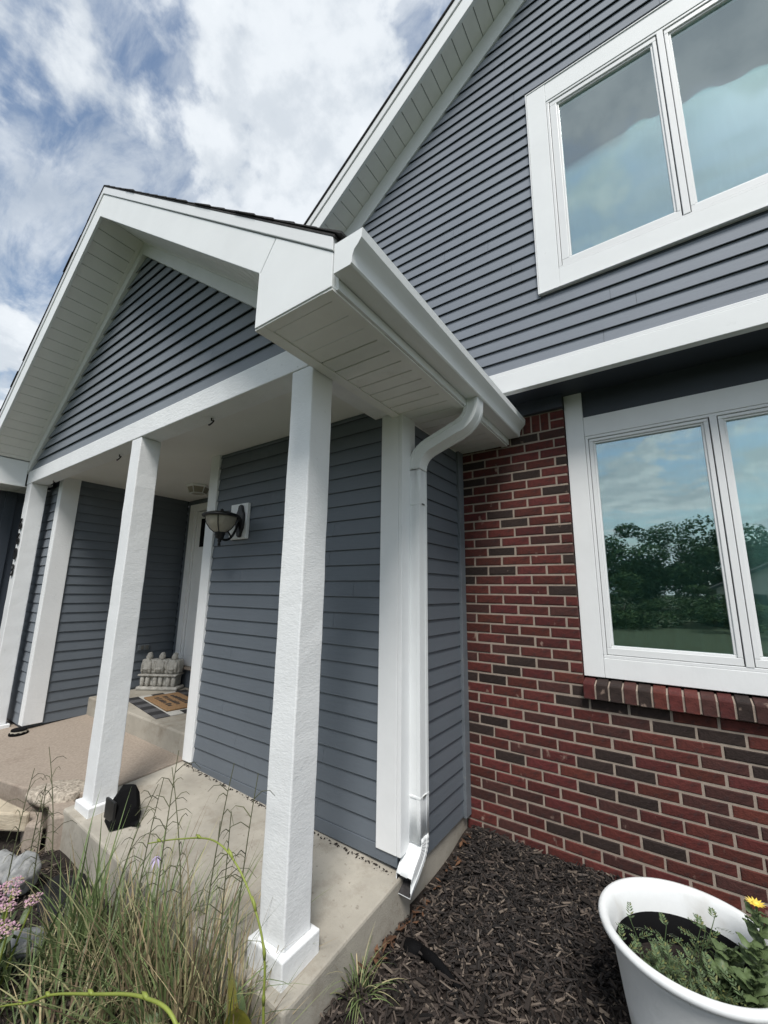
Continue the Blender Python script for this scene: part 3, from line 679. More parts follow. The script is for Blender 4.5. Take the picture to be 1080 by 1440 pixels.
# house numbers on the far post
def digit(ch, x, z, h, par):
    cu = bpy.data.curves.new('digit', 'FONT'); cu.body = ch; cu.size = h * 1.38; cu.extrude = .006; cu.align_x = 'CENTER'
    tmp = bpy.data.objects.new('tmp', cu); C.objects.link(tmp); bpy.context.view_layer.update()
    me = bpy.data.meshes.new_from_object(tmp.evaluated_get(bpy.context.evaluated_depsgraph_get())); bpy.data.objects.remove(tmp)
    me.materials.clear(); me.materials.append(BLACKMET)
    o = bpy.data.objects.new('digit', me); C.objects.link(o); o.parent = par; o.rotation_euler = (PI / 2, 0, 0); o.location = (x - par.location.x, -.009, z - par.location.z); o.scale = (1.05, 1, 1)
hn = empty('house_number', (-4.38, YG + .002, 1.6)); tag(hn, 'black house number 6603 running down the far left post', 'house number')
for ch, z in zip('6603', (2.10, 1.94, 1.78, 1.61)): digit(ch, -4.368, z, .125, hn)

# doormat and rug
rug = empty('rug', (-3.10, -.42, .332), rz=-.15); tag(rug, 'black and white striped rug under the coir doormat', 'rug')
n1, n2 = 8, 5; Lx, Ly = .95, .62
RUGM = mat('grey rug weave', (.10, .10, .105), 1, .3, 60, .002, 300)
for i in range(n1):
    for j in range(n2):
        if not (i in (0, n1 - 1) or j in (0, n2 - 1)): continue
        if j in (0, n2 - 1): mt = RUGD if i % 2 == 0 else RUGM
        else: mt = RUGW if j % 2 else RUGD
        x0 = -Lx / 2 + Lx * i / n1; y0 = -Ly / 2 + Ly * j / n2
        MB().box(x0, x0 + Lx / n1, y0, y0 + Ly / n2, 0, .006).build('rug_square', mt, rug)
MB().box(-Lx / 2 + Lx / n1, Lx / 2 - Lx / n1, -Ly / 2 + Ly / n2, Ly / 2 - Ly / n2, 0, .0055).build('rug_centre', RUGW, rug)
dm = empty('doormat', (-3.10, -.42, .340), rz=-.15); tag(dm, 'brown coir doormat with black printed lettering by the door', 'doormat')
MB().box(-.335, .335, -.175, .175, 0, .016).build('mat_body', COIR, dm, bevel=.006)
g = random.Random(3)
for i in range(7):
    for j in range(3):
        MB().box(-.22 + i * .063, -.22 + i * .063 + g.uniform(.03, .05), -.11 + j * .08, -.11 + j * .08 + g.uniform(.03, .055), .0155, .0175).build('print_mark', RUGD, dm)
# statue
stt = empty('garden_statue', (-3.80, -.20, .33), rz=math.radians(33)); stt.scale = (.92, .92, .84); tag(stt, 'weathered grey cast stone group of three small figures by the door', 'statue')
mb = MB(); mb.box(-.27, .27, -.10, .10, 0, .05); mb.box(-.225, .225, -.055, .09, .05, .19); o = mb.build('base', STATUE, stt, bevel=.02)
MB().box(-.25, .25, -.11, .10, .19, .215).build('bench', STATUE, stt, bevel=.01)
MB().box(-.25, .25, -.055, .075, .215, .405).build('back_panel', STATUE, stt, bevel=.022)
for i in range(3):
    x = -.168 + i * .168
    f = MB(); f.blob((x, -.055, .315), (.070, .035, .095), 3, .10, i); f.blob((x, -.020, .435), (.040, .042, .052), 3, .06, i + 5); f.blob((x, -.010, .470), (.030, .034, .030), 2, .06, i + 8)
    for q in (-.05, .05): f.blob((x + q, -.072, .30), (.018, .022, .075), 2, .12, i + 2)
    f.blob((x, -.085, .285), (.045, .018, .022), 2, .12, i + 4)
    f.build('figure', STATUE, stt, True)
    if i < 2: MB().blob((x + .084, -.06, .33), (.022, .016, .07), 2, .15, i + 11).build('fold', STATUE, stt, True)
    for q in (-.035, .035): MB().blob((x + q, -.070, .125), (.030, .026, .085), 2, .1, i + 3).build('leg', STATUE, stt, True)

# things lying about
pk = MB().lathe([(0, .0), (.075, 0), (.075, .012), (.062, .03), (.060, .045), (.052, .048), (0, .044)], (-3.955, -1.425, wz(-3.95, -1.42) + .001), 28).build('solar_puck', BLACK, smooth=True); tag(pk, 'small round black lamp puck lying on the walkway', 'path light')
MB().lathe([(.0605, .020), (.071, .020), (.0665, .032), (.0605, .032)], (-3.955, -1.425, wz(-3.95, -1.42) + .001), 10).build('lens_ring', SHADE, pk)
sl = empty('garden_spotlight', (-1.60, -1.49, slab_z(-1.60, -1.49) + .002)); tag(sl, 'black plastic garden spotlight standing beside the middle post', 'spotlight')
ptsb = [(-.085, -.075, 0), (.055, -.105, 0), (.115, .03, 0), (.0, .10, 0), (-.10, .03, .02), (-.075, -.055, .10), (.0, -.055, .165), (.09, .02, .10), (.05, .05, .150), (-.06, .06, .165), (-.02, -.02, .20), (.035, .03, .195)]
bm = bmesh.new(); [bm.verts.new(p) for p in ptsb]; bmesh.ops.convex_hull(bm, input=bm.verts[:]); me = bpy.data.meshes.new('housing'); bm.to_mesh(me); bm.free(); me.materials.append(BLACK)
o = bpy.data.objects.new('housing', me); C.objects.link(o); o.parent = sl
MB().box(-.07, .05, -.11, -.095, .03, .14).build('lens_panel', BLACKMET, sl, bevel=.004, loc=(0, .02, 0))
MB().tube([(.10, 0, .01), (.13, .02, .01), (.15, .0, .03)], .012, 8).build('bracket', BLACK, sl)
s2 = empty('fallen_spotlight', (.17, -.985, gz(.17, -.985))); tag(s2, 'black garden spotlight with stake lying on the mulch', 'spotlight')
MB().blob((-.01, .0, .018), (.050, .042, .030), 3, .12, 3).build('lamp_head', BLACK, s2, True)
MB().tube([(.03, .0, .026), (.10, -.015, .036), (.16, -.03, .030), (.23, -.05, .018), (.29, -.065, .010)], [.022, .020, .016, .011, .003], 8, flat=.6).build('stake', BLACK, s2, True)

def rock(nm, mt, c, r, seed, label, cat='rock', flat=None, rz=0.):
    o = MB().blob((0, 0, 0), r, 4, .13, seed).build(nm, mt, smooth=True, loc=c); o.rotation_euler = (0, 0, rz)
    if flat:
        for v in o.data.vertices:
            if v.co.z > flat: v.co.z = flat + (v.co.z - flat) * .15
    return tag(o, label, cat)
rock('boulder', GRANITE, (-2.36, -1.575, .075), (.20, .13, .10), 4, 'pebbled tan boulder beside the middle porch post', flat=.05, rz=.5)
rock('river_rock', GREYROCK, (-1.72, -1.93, -.02), (.085, .08, .085), 7, 'round grey river rock with white veins nearer the post')
rock('river_rock', GREYROCK, (-1.86, -1.985, -.02), (.10, .08, .085), 9, 'grey river rock cut by the left edge of the photo')
rock('edging_stone', GREYROCK, (-1.30, -2.02, -.11), (.11, .07, .06), 15, 'smooth grey stone half hidden under the pink flowers', flat=.04, rz=.4)
fl = slab_mesh([(-3.1, -1.92), (-2.21, -1.775), (-2.20, -1.80), (-2.36, -1.90), (-2.75, -2.15), (-3.3, -2.3)], lambda x, y: .085 + .01 * x * 0, -.02, 'flagstone', STONE, .012); tag(fl, 'flat sandstone slab at the left edge of the walkway', 'stone')
# broken concrete pieces in front of the walkway edge
cb1 = MB().prism([(-2.28, -1.66), (-2.06, -1.72), (-1.97, -1.60), (-2.04, -1.50), (-2.22, -1.56)], -.2, .075, 'z').build('concrete_chunk', CONC2, bevel=.015); tag(cb1, 'broken concrete lump between the boulder and the middle post', 'rubble')
cb2 = MB().prism([(-2.42, -1.75), (-2.20, -1.80), (-2.10, -1.735), (-2.30, -1.68)], -.2, .03, 'z').build('concrete_chunk', CONC2, bevel=.02); tag(cb2, 'low cracked concrete lump beside the sandstone slab', 'rubble')
# landscape fabric
m = MB(); n = 22
for j in range(n + 1):
    for i in range(n + 1):
        u, v = i / n - .5, j / n - .5; x = -1.52 + .36 * u + .05 * v; y = -1.79 + .22 * v - .06 * u
        m.v.append((x, y, gz(x, y) + .035 + .018 * math.sin(9 * u + 3 * v) * math.cos(7 * v) - .05 * (abs(u) ** 3 + abs(v) ** 3) * 4))
m.f = [(j * (n + 1) + i, j * (n + 1) + i + 1, (j + 1) * (n + 1) + i + 1, (j + 1) * (n + 1) + i) for j in range(n) for i in range(n)]
fo = m.build('landscape_fabric', FABRIC, smooth=True); fo.modifiers.new('t', 'SOLIDIFY').thickness = .003; tag(fo, 'black landscape fabric patch bare of mulch below the middle post', 'fabric sheet')

# ------------------------------------------------------------------ mulch
def chips(nm, mt, n, area, lr, lift, seed, label):
    g = np.random.default_rng(seed); V = np.zeros((n, 8, 3)); k = 0
    x0, x1, y0, y1, ok = area
    while k < n:
        x, y = g.uniform(x0, x1), g.uniform(y0, y1)
        if not ok(x, y): continue
        l = g.uniform(*lr) * (1.8 if g.random() < .08 else 1); wd = l * g.uniform(.10, .32) + .002; h = g.uniform(.0015, .005)
        a = g.uniform(0, PI); tilt = g.normal(0, .28); rl = g.normal(0, .5)
        ca, sa = math.cos(a), math.sin(a)
        base = np.array([(-1, -.6, -1), (1, -.4, -1), (1, .5, -1), (-1, .7, -1), (-1, -.5, 1), (.95, -.3, 1), (.9, .4, 1), (-.95, .6, 1)]) * (l / 2, wd / 2, h / 2)
        base += g.normal(0, .0012, base.shape)
        base[:, 1] += .18 * l * (base[:, 0] / l) ** 2 * g.normal(0, 1)
        yz = base[:, 1:].copy(); base[:, 1] = yz[:, 0] * math.cos(rl) - yz[:, 1] * math.sin(rl); base[:, 2] = yz[:, 0] * math.sin(rl) + yz[:, 1] * math.cos(rl)
        xz = base[:, 0].copy(); base[:, 0] = xz * math.cos(tilt) - base[:, 2] * math.sin(tilt); base[:, 2] = xz * math.sin(tilt) + base[:, 2] * math.cos(tilt)
        xx = base[:, 0].copy(); base[:, 0] = xx * ca - base[:, 1] * sa; base[:, 1] = xx * sa + base[:, 1] * ca
        V[k] = base + (x, y, gz(x, y) + g.uniform(.0, lift)); k += 1
    f = np.array([(3, 2, 1, 0), (4, 5, 6, 7), (0, 1, 5, 4), (1, 2, 6, 5), (2, 3, 7, 6), (3, 0, 4, 7)])
    F = (f[None] + 8 * np.arange(n)[:, None, None]).reshape(-1, 4)
    me = bpy.data.meshes.new(nm); me.from_pydata(V.reshape(-1, 3).tolist(), [], F.tolist()); me.materials.append(mt)
    o = bpy.data.objects.new(nm, me); C.objects.link(o); tag(o, label, 'mulch', kind='stuff'); return o
inpot = lambda x, y: (x - 1.22) ** 2 + (y + .87) ** 2 < .045
right_ok = lambda x, y: not inpot(x, y)
chips('mulch', MULCH, 13000, (.035, 2.1, -1.95, -.0, right_ok), (.014, .062), .028, 1, 'shredded brown wood mulch in front of the brick wall')
wet = lambda x, y: right_ok(x, y) and y > -.55 - .25 * math.sin(3 * x) - rng.exponential(.12)
chips('damp_mulch', MULCHD, 7000, (.035, 1.5, -1.3, -.0, wet), (.012, .045), .030, 2, 'dark damp mulch along the foot of the brick wall')
left_ok = lambda x, y: y < -1.69 or x > .04
chips('bed_mulch', MULCH, 6000, (-2.3, .3, -2.9, -1.67, left_ok), (.012, .045), .02, 3, 'shredded mulch among the grasses left of the corner post')
# leaf litter along the slab edge
m = MB(); g = random.Random(4)
for i in range(60):
    t = g.random(); y = -.12 - 1.15 * t; x = .05 + abs(g.gauss(0, .028)); z = gz(x, y) + g.uniform(.015, .05); l = g.uniform(.014, .032); a = g.uniform(0, 6.28); c = g.uniform(-.5, .9)
    d = Vector((math.cos(a), math.sin(a), g.uniform(-.5, .8))).normalized(); s_ = d.cross(Vector((0, 0, 1))).normalized() * l * .35; up = d.cross(s_).normalized() * l * .25 * c
    p = Vector((x, y, z)); m.add([p - d * l, p + s_ + up, p + d * l, p - s_ + up, p], [(0, 1, 4), (1, 2, 4), (2, 3, 4), (3, 0, 4)])
tag(m.build('leaf_litter', LEAFLIT), 'rust brown dry leaves caught along the slab edge', 'dry leaves', kind='stuff')

m = MB(); g = random.Random(6)
for i in range(240):
    x = -2.0 + 1.98 * g.random() ** .8; y = -.893 - abs(g.gauss(0, .012)); z = slab_z(x, y) + .003; l = g.uniform(.003, .012); a = g.uniform(0, 6.28)
    d = Vector((math.cos(a), math.sin(a), .2)) * l; q = Vector((-math.sin(a), math.cos(a), .1)) * l * .5; p = Vector((x, y, z))
    m.add([p - d, p + q, p + d, p - q, p + Vector((0, 0, l * .5))], [(0, 1, 4), (1, 2, 4), (2, 3, 4), (3, 0, 4)])
tag(m.build('dirt_debris', SOIL), 'dark dirt and leaf crumbs along the foot of the entry wall', 'debris', kind='stuff')

# ------------------------------------------------------------------ plants
def blade(m, p, az, length, lean, curl, wd, seg=6, taper=1.):
    """a flat leaf strip that rises and arches over"""
    p = Vector(p); dirh = Vector((math.cos(az), math.sin(az), 0)); side = Vector((-math.sin(az), math.cos(az), 0)); th = lean; k = len(m.v); st_ = length / seg
    for i in range(seg + 1):
        w_ = wd * (1 - (i / seg) ** 1.6 * taper) * (.6 + .4 * min(1, i / 1.5)) + .0002
        m.v += [tuple(p - side * w_ / 2), tuple(p + side * w_ / 2)]
        p = p + (dirh * math.sin(th) + Vector((0, 0, 1)) * math.cos(th)) * st_; th += curl / seg
    for i in range(seg): m.f.append((k + 2 * i, k + 2 * i + 1, k + 2 * i + 3, k + 2 * i + 2))
def grass_clump(nm, c, rad, n, hl, wd, label, seed, dry=.25, leanmax=.45, curl=(.3, 1.5)):
    g = random.Random(seed); e = empty(nm, (c[0], c[1], gz(c[0], c[1]))); tag(e, label, 'ornamental grass', 'grass clumps in the flower bed')
    A, B = MB(), MB()
    for i in range(n):
        r = rad * math.sqrt(g.random()); a = g.uniform(0, 6.28); x, y = r * math.cos(a), r * math.sin(a)
        az = a + g.gauss(0, .7)
        tgt = B if g.random() < dry else A
        blade(tgt, (x, y, -.01), az, g.uniform(*hl) * (1 - .3 * r / rad), abs(g.gauss(0, leanmax)) * (.3 + r / rad), g.uniform(*curl) * (.4 if tgt is B else 1), wd * g.uniform(.6, 1.3), 7)
    A.build('blades', GRASSB, e, kind='stuff'); B.build('dry_blades', GRASSY, e, kind='stuff'); return e
grass_clump('ornamental_grass', (-.33, -1.80), .17, 270, (.28, .78), .0085, 'tall straw and green grass clump just left of the corner post', 1, .45)
grass_clump('ornamental_grass', (-.66, -1.81), .18, 250, (.28, .78), .0085, 'dense grass clump below the lilac flower', 11, .30)
grass_clump('ornamental_grass', (-.98, -1.85), .17, 180, (.25, .64), .0095, 'green arching grass clump in the middle of the bed', 2, .20)
grass_clump('ornamental_grass', (-.66, -2.08), .22, 220, (.22, .50), .0085, 'low grass clump nearest the bottom edge of the photo', 3, .40, .7, (.6, 2.))
grass_clump('ornamental_grass', (-1.10, -2.10), .16, 150, (.18, .40), .011, 'low bright leaved clump below the pink flowers', 5, .05, .6, (.5, 1.6))
grass_clump('ornamental_grass', (-.12, -1.78), .11, 130, (.26, .60), .007, 'straw grass blades crossing the base of the corner post', 17, .55, .5, (.3, 1.4))
grass_clump('ornamental_grass', (-1.98, -1.90), .10, 110, (.08, .20), .006, 'short grass tuft between flagstone and river rocks', 8, .35, .8, (.6, 2.2))
grass_clump('ornamental_grass', (.085, -1.30), .045, 60, (.12, .27), .0065, 'small grass tuft at the right edge of the slab', 4, .12, .5, (.7, 2.2))
# long broad leaves
e = empty('daylily_plant', (-1.02, -1.90, gz(-1.02, -1.9))); tag(e, 'long strap leaves rising in front of the middle post', 'daylily')
g = random.Random(21)
for i in range(26):
    m = MB(); blade(m, (g.gauss(0, .06), g.gauss(0, .06), 0), g.uniform(0, 6.28), g.uniform(.38, .68), abs(g.gauss(0, .22)), g.uniform(.1, .8), .013, 9); m.build('leaf', GRASSB, e)
# thin seed stalks with hooked side shoots
g = random.Random(31)
stalks = [(-.45, -1.76, .66), (-.36, -1.74, .72), (-.27, -1.72, .60), (-.62, -1.80, .60), (-.78, -1.80, .62), (-1.55, -1.93, .50), (-1.40, -1.90, .62), (-1.75, -1.90, .42), (-.18, -1.73, .72), (-.95, -1.82, .56), (-.55, -1.84, .72), (-1.68, -2.0, .5)]
where = ['just left of the corner post', 'in front of the entry wall bottom', 'tallest against the corner post', 'in the middle of the grass', 'right of the black spotlight', 'before the walkway edge', 'before the middle post', 'over the sandstone slab', 'leaning on the corner post', 'left of the lilac flower', 'highest over the grass clump', 'nearest the river rocks']
for i, (x, y, h) in enumerate(stalks):
    h *= 1.28
    m = MB(); z0 = gz(x, y); lx_, ly_ = g.uniform(-.16, .16), g.uniform(-.05, .12)
    P_ = lambda t: Vector((x + lx_ * t * t, y + ly_ * t * t, z0 + h * t))
    m.tube([P_(t / 8) for t in range(9)], [.0036 - .0020 * t / 8 for t in range(9)], 5)
    for j in range(9):
        t = .35 + .62 * j / 9 + g.uniform(-.03, .03); a = g.uniform(0, 6.28); l = g.uniform(.05, .13) * (1.2 - .5 * t); b = P_(t); d = Vector((math.cos(a), math.sin(a), 0))
        m.tube([b, b + d * l * .4 + Vector((0, 0, l * .35)), b + d * l * .8 + Vector((0, 0, l * .35)), b + d * l * 1.1 + Vector((0, 0, l * .05))], [.0019, .0017, .0013, .0008], 4)
    o = m.build('seed_stalk', WEED); tag(o, 'thin weedy seed stalk ' + where[i], 'weed', 'weedy seed stalks in the bed')
# lime stalks that arch through the frame
def scape(pts, label, r=.0042):
    P2 = [Vector(p) for p in pts]; out = []
    for i in range(len(P2) - 1):
        a, b, c, d = P2[max(i - 1, 0)], P2[i], P2[i + 1], P2[min(i + 2, len(P2) - 1)]
        for k in range(8):
            t = k / 8; out.append(.5 * ((2 * b) + (c - a) * t + (2 * a - 5 * b + 4 * c - d) * t * t + (3 * b - a - 3 * c + d) * t ** 3))
    out.append(P2[-1]); n = len(out)
    e = empty('flower_stalk', out[0]); tag(e, label, 'flower stalk')
    rel(MB().tube(out, [r * (1.15 - .6 * i / n) for i in range(n)], 7).build('stem', SCAPE, None, True), e)
    g = random.Random(n)
    for i in range(6, n, 9):
        m = MB(); d = (out[min(i + 1, n - 1)] - out[i - 1]).normalized(); m.tube([out[i], out[i] + d * .015 + Vector((0, 0, .006)), out[i] + d * .034 + Vector((0, 0, .012))], [.0045, .006, .001], 6); rel(m.build('bud', SCAPE, None, True), e)
scape([(.06, -1.76, -.1), (.082, -1.79, .10), (.085, -1.80, .20), (.078, -1.80, .308), (.031, -1.80, .408), (-.089, -1.80, .514), (-.249, -1.80, .55), (-.491, -1.80, .479), (-.72, -1.80, .39)], 'lime flower stalk arching left from beside the corner post')
scape([(.26, -2.17, .30), (.235, -2.2, .49), (.075, -2.2, .468), (-.19, -2.2, .349), (-.45, -2.2, .225), (-.628, -2.2, .119), (-.87, -2.2, -.01), (-.95, -2.2, -.08)], 'lime flower stalk lying low across the bottom left corner', .0042)
# lilac floret
e = empty('lilac_flower', (-.80, -1.74, gz(-.8, -1.74))); tag(e, 'small lilac hosta flower drooping among the grass', 'flower')
MB().tube([(0, 0, 0), (.0, .01, .2), (.01, .02, .40), (.02, .02, .44)], .003, 6).build('stem', SCAPE, e)
for i in range(6):
    a = i * PI / 3; m = MB(); m.add([(.02, .02, .44), (.02 + .016 * math.cos(a - .4), .02 + .016 * math.sin(a - .4), .425), (.02 + .03 * math.cos(a), .02 + .03 * math.sin(a), .395), (.02 + .016 * math.cos(a + .4), .02 + .016 * math.sin(a + .4), .425)], [(0, 1, 2, 3)]); m.build('petal', LILAC, e)
# hosta
def big_leaf(m, base, az, l, wd, lean, curl, fold=.25, n=10):
    p = Vector(base); th = lean; dirh = Vector((math.cos(az), math.sin(az), 0)); side = Vector((-math.sin(az), math.cos(az), 0)); k = len(m.v)
    for i in range(n + 1):
        t = i / n; w_ = wd * math.sin(PI * min(1, t * .93 + .07)) ** .75 * (1 - .15 * t) * .5 + .001
        d = dirh * math.sin(th) + Vector((0, 0, 1)) * math.cos(th); nrm = d.cross(side)
        for q in (-1, -.5, 0, .5, 1): m.v.append(tuple(p + side * q * w_ - nrm * (abs(q) * fold * w_ + .004 * math.sin(9 * t + 3 * q))))
        p = p + d * l / n; th += curl / n
    for i in range(n):
        for j in range(4): m.f.append((k + i * 5 + j, k + i * 5 + j + 1, k + i * 5 + j + 6, k + i * 5 + j + 5))
e = empty('hosta_plant', (-.075, -1.745, gz(-.075, -1.745) + .045)); tag(e, 'yellowing broad hosta leaves at the foot of the corner post', 'hosta')
for i, (az, l, wd, le, cu) in enumerate(((3.9, .31, .135, .08, .30), (5.4, .29, .115, .24, .5), (4.5, .25, .12, .5, .9), (2.8, .20, .07, .3, .7))):
    m = MB(); big_leaf(m, (0, 0, .0), az, l, wd, le, cu); m.build('leaf', HOSTA if i < 2 else LEAFG, e, True)
e = empty('broadleaf_plant', (-.38, -1.98, gz(-.38, -1.98))); tag(e, 'dark green toothed leaves low beneath the grasses', 'plant')
g = random.Random(8)
for i in range(16):
    m = MB(); big_leaf(m, (g.gauss(0, .07), g.gauss(0, .07), 0), g.uniform(0, 6.28), g.uniform(.09, .17), g.uniform(.04, .065), g.uniform(.2, .9), g.uniform(.3, 1)); m.build('leaf', LEAFG, e, True)
# pink stonecrop
e = empty('stonecrop_plant', (-1.16, -2.16, gz(-1.16, -2.16))); tag(e, 'pink flowering stonecrop at the left edge of the photo', 'flower')
g = random.Random(12)
for i in range(11):
    hx, hy, hz = g.gauss(0, .07), g.gauss(0, .05), g.uniform(.25, .36)
    MB().tube([(hx * .3, hy * .3, 0), (hx * .7, hy * .7, hz * .6), (hx, hy, hz)], .004, 6).build('stem', SCAPE, e)
    m = MB()
    for k in range(55):
        a = g.uniform(0, 6.28); r = .036 * math.sqrt(g.random()); x, y, z = hx + r * math.cos(a), hy + r * math.sin(a), hz + .012 - r * r * 8 + g.uniform(-.006, .008); q = .0055
        t = g.uniform(0, 6.28)
        m.add([(x + q * math.cos(t + u), y + q * math.sin(t + u), z + g.uniform(-.002, .004)) for u in (0, 1.57, 3.14, 4.71)] + [(x, y, z + .006)], [(0, 1, 4), (1, 2, 4), (2, 3, 4), (3, 0, 4)])
    m.build('flower_head', PINK, e)
    for k in range(5):
        m = MB(); big_leaf(m, (hx * (.2 + .13 * k), hy * (.2 + .13 * k), hz * (.15 + .15 * k)), g.uniform(0, 6.28), .06, .028, .7, .4, .2, 5); m.build('leaf', LEAFG, e, True)

# ------------------------------------------------------------------ planter pot
PC = (1.228, -.872, -.11); PR, PH = .290, .44
pot = empty('planter_pot', PC); tag(pot, 'large white resin flower pot in front of the brick wall', 'flower pot')
MB().lathe([(0, 0), (.185, 0), (.192, .006), (.225, .20), (.252, .385), (.256, .39), (.256, .405), (.276, .412), (.288, .424), (.290, .436), (.284, .444), (.272, .446), (.262, .440), (.254, .42), (.246, .39), (.236, .33)], (0, 0, 0), 72).build('pot_body', POT, pot, True)
MB().lathe([(.2375, .350), (.2345, .350), (.222, .27), (.212, .225)], (0, 0, 0), 64).build('liner', BLACK, pot, True)
MB().lathe([(.222, .258), (.10, .272), (0, .268)], (0, 0, 0), 40).build('potting_soil', SOIL, pot, True)
def feather(m, base, h, g):
    """marigold like stalk with pinnate leaves"""
    base = Vector(base); lean = Vector((g.gauss(0, .25), g.gauss(0, .25), 1)).normalized(); m.tube([base, base + lean * h * .5, base + lean * h], [.0026, .002, .001], 5)
    for i in range(7):
        p = base + lean * h * (.25 + .75 * i / 7); a = i * 2.4 + g.uniform(-.4, .4); d = Vector((math.cos(a), math.sin(a), .55)).normalized(); l = g.uniform(.045, .075)
        prev = p
        for k in range(6):
            q = p + d * l * (k + 1) / 6 - Vector((0, 0, .014 * ((k + 1) / 6) ** 2)); sd_ = d.cross(Vector((0, 0, 1))).normalized()
            for s in (-1, 1):
                t = q + (sd_ * s * .8 + d * .7) * .019 * (1 - k / 9) + Vector((0, 0, g.uniform(-.003, .003))); wv = (d * .8 - sd_ * s * .3) * .0036
                mid = (q + t) / 2
                m.add([q, mid + wv, t, mid - wv], [(0, 1, 2, 3)])
            m.add([prev, prev + sd_ * .0012, q + sd_ * .001, q], [(0, 1, 2, 3)]); prev = q
g = random.Random(14)
spots = [(-.13, -.02, .22), (-.02, .07, .25), (-.11, -.11, .15), (-.06, -.06, .14), (.01, -.04, .15), (-.15, -.06, .13), (-.02, -.17, .14), (.06, -.14, .15), (-.08, -.01, .12), (.09, -.07, .16), (.02, -.11, .13), (-.06, -.15, .12)]
lab = ['tall feathery marigold at the left rim of the pot', 'tallest feathery marigold near the back of the pot', 'short marigold by the front left rim', 'yellowish marigold left of the pot centre', 'marigold in the middle of the pot', 'feathery marigold just inside the left rim', 'low marigold against the front rim', 'marigold in front of the broad leaves', 'short marigold behind the pot centre', 'marigold just left of the broad leaved flower', 'low marigold between front rim and centre', 'smallest marigold against the front left rim']
for (x, y, h), lb in zip(spots, lab):
    e = empty('marigold_plant', (PC[0] + x, PC[1] + y, PC[2] + .262)); tag(e, lb, 'marigold', 'feathery marigolds in the pot')
    for k in range(3):
        m = MB(); feather(m, (g.gauss(0, .022), g.gauss(0, .022), 0), h * g.uniform(.6, 1.05), g); m.build('stalk', FEATH, e)
def daisy(cx, cy, h, lb, seed, flower=True):
    g = random.Random(seed); e = empty('zinnia_plant', (PC[0] + cx, PC[1] + cy, PC[2] + .262)); tag(e, lb, 'zinnia', 'broad leaved flowers in the pot')
    top = Vector((g.gauss(0, .015), g.gauss(0, .015), h)); MB().tube([(0, 0, 0), top * .5 + Vector((.008, 0, 0)), top], .0035, 6).build('stem', LEAFG, e)
    for i in range(24):
        t = .1 + .85 * i / 24; a = i * 2.4 + g.uniform(-.3, .3); m = MB(); big_leaf(m, top * t, a, g.uniform(.045, .082), g.uniform(.028, .040), g.uniform(.5, 1.0), g.uniform(.3, 1.1), .3, 7); m.build('leaf', LEAFG, e, True)
    if flower:
        for i in range(14):
            a = i * 2 * PI / 14; m = MB(); d = Vector((math.cos(a), math.sin(a), .25)); s_ = Vector((-math.sin(a), math.cos(a), 0)) * .0055
            m.add([top, top + d * .012 + s_, top + d * .030, top + d * .012 - s_], [(0, 1, 2, 3)]); m.build('petal', YELLOW, e)
        MB().blob(top + Vector((0, 0, .004)), (.010, .010, .006), 2, .1, 1).build('flower_eye', YELLOW, e, True)
daisy(.195, .06, .30, 'yellow zinnia rising above the right side of the pot', 3)
daisy(.115, .055, .16, 'leafy zinnia without bloom before the back rim', 5, False)
daisy(.145, -.05, .17, 'leafy zinnia at the right edge of the photo', 6, False)
daisy(.185, .0, .22, 'leafy zinnia at the far right rim of the pot', 9, False)
daisy(.10, -.02, .12, 'lowest leafy zinnia beside the marigolds', 12, False)

# ------------------------------------------------------------------ across the street (seen mirrored in the panes)
def tree_mesh(seed, nl):
    g = np.random.default_rng(seed); V = []; 
    cent = g.normal(0, 1, (26, 3)) * (.34, .34, .30) + (0, 0, .54); rad = g.uniform(.13, .24, 26)
    idx = g.integers(0, 26, nl); d = g.normal(0, 1, (nl, 3)); d /= np.linalg.norm(d, axis=1)[:, None]
    p = cent[idx] + d * rad[idx][:, None] * g.uniform(.65, 1.05, nl)[:, None]
    a = g.normal(0, 1, (nl, 3)); a /= np.linalg.norm(a, axis=1)[:, None]; b = np.cross(a, d + .01); b /= np.linalg.norm(b, axis=1)[:, None] + 1e-6
    s = g.uniform(.010, .024, nl)[:, None]
    V = np.stack([p - a * s, p + b * s * .6, p + a * s, p - b * s * .6], 1).reshape(-1, 3); F = np.arange(nl * 4).reshape(-1, 4)
    me = bpy.data.meshes.new('crown'); me.from_pydata(V.tolist(), [], F.tolist()); me.materials.append(TLEAF); return me
crowns = [tree_mesh(s, 16000) for s in (1, 2, 3)]
tr = MB(); tr.tube([(0, 0, -.02), (.01, 0, .15), (0, .01, .35), (.02, 0, .62)], [.035, .028, .022, .008], 8)
for a in range(5): tr.tube([(0, 0, .28 + .05 * a), (.12 * math.cos(a * 2.4), .12 * math.sin(a * 2.4), .45 + .05 * a), (.25 * math.cos(a * 2.4), .25 * math.sin(a * 2.4), .58 + .05 * a)], [.016, .01, .004], 6)
trunk = tr.mesh('trunk', BARK, True)
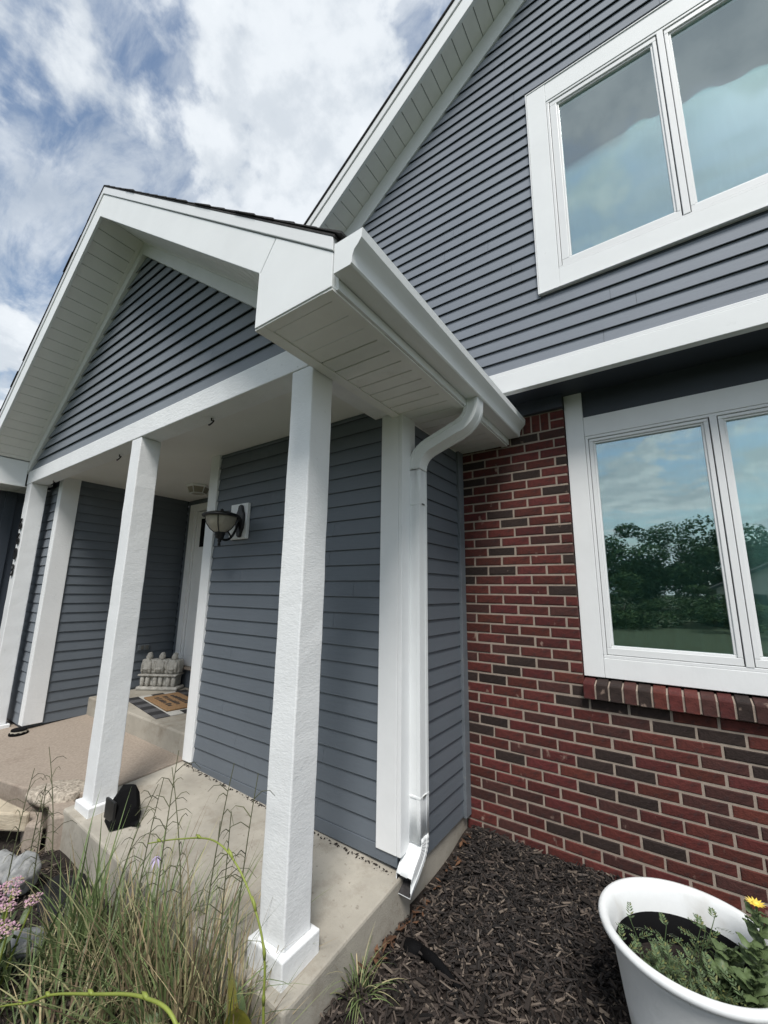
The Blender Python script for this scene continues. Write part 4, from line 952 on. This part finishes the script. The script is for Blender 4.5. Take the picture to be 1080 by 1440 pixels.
TREES = [(-52, -44, 8), (-41, -50, 10), (-33, -46, 9), (-25, -49, 10.5), (-18, -46, 9), (-12, -50, 10.5), (-6, -47, 9.2), (-1, -49, 10.4), (4, -47, 9), (10, -52, 11), (16, -48, 9), (22, -50, 10.2), (29, -48, 9.4), (36, -51, 10.4), (44, -48, 9), (53, -50, 10)]
for i, (x, y, h) in enumerate(TREES):
    h *= .74
    e = empty('street_tree', (x, y, -.16)); tag(e, 'leafy tree across the street mirrored dark in the window glass', 'tree', 'trees across the street')
    c = bpy.data.objects.new('crown', crowns[i % 3]); C.objects.link(c); c.parent = e; c.scale = (h * 1.35, h * 1.35, h * .95); c.rotation_euler = (0, 0, i * 1.3)
    t = bpy.data.objects.new('trunk', trunk); C.objects.link(t); t.parent = e; t.scale = (h, h, h)
nb = empty('neighbour_house', (9, -40, -.6)); tag(nb, 'pale neighbour house with gable roof mirrored in the lower window', 'house')
MB().prism([(-5, 0), (5, 0), (5, 2.6), (0, 5.2), (-5, 2.6)], -4, 4).build('wall', BEIGE, nb)
for s in (1, -1): MB().prism([(0, 5.25), (0, 5.45), (5.6 * s, 2.5), (5.6 * s, 2.3)], -4.5, 4.5).build('roof', SHINGLE, nb)
for x in (-3, 0, 3): MB().box(x - .6, x + .6, 4.0, 4.06, .9, 2.2).build('window', BLACK, nb)
for i, (x, y, h) in enumerate([(-30, -24, 2.2), (-24, -26, 2.8), (-18, -23, 2.0), (-13, -26, 3.0), (-9, -23, 2.2), (-5, -25, 2.6), (-1, -23, 2.1), (3, -26, 2.9), (8, -23, 1.8), (12, -25, 2.4), (17, -24, 2.2), (22, -26, 2.8), (28, -24, 2.4)]):
    e = empty('shrub', (x, y, -.16)); tag(e, 'low leafy shrub across the street mirrored in the window glass', 'shrub', 'shrubs across the street')
    c = bpy.data.objects.new('foliage', crowns[(i + 1) % 3]); C.objects.link(c); c.parent = e; c.scale = (h * 1.9, h * 1.6, h * .80); c.location = (0, 0, -.22 * h); c.rotation_euler = (0, 0, i * 2.1)
    t = bpy.data.objects.new('trunk', trunk); C.objects.link(t); t.parent = e; t.scale = (h, h, h * .8)
print('bricks', nbr)
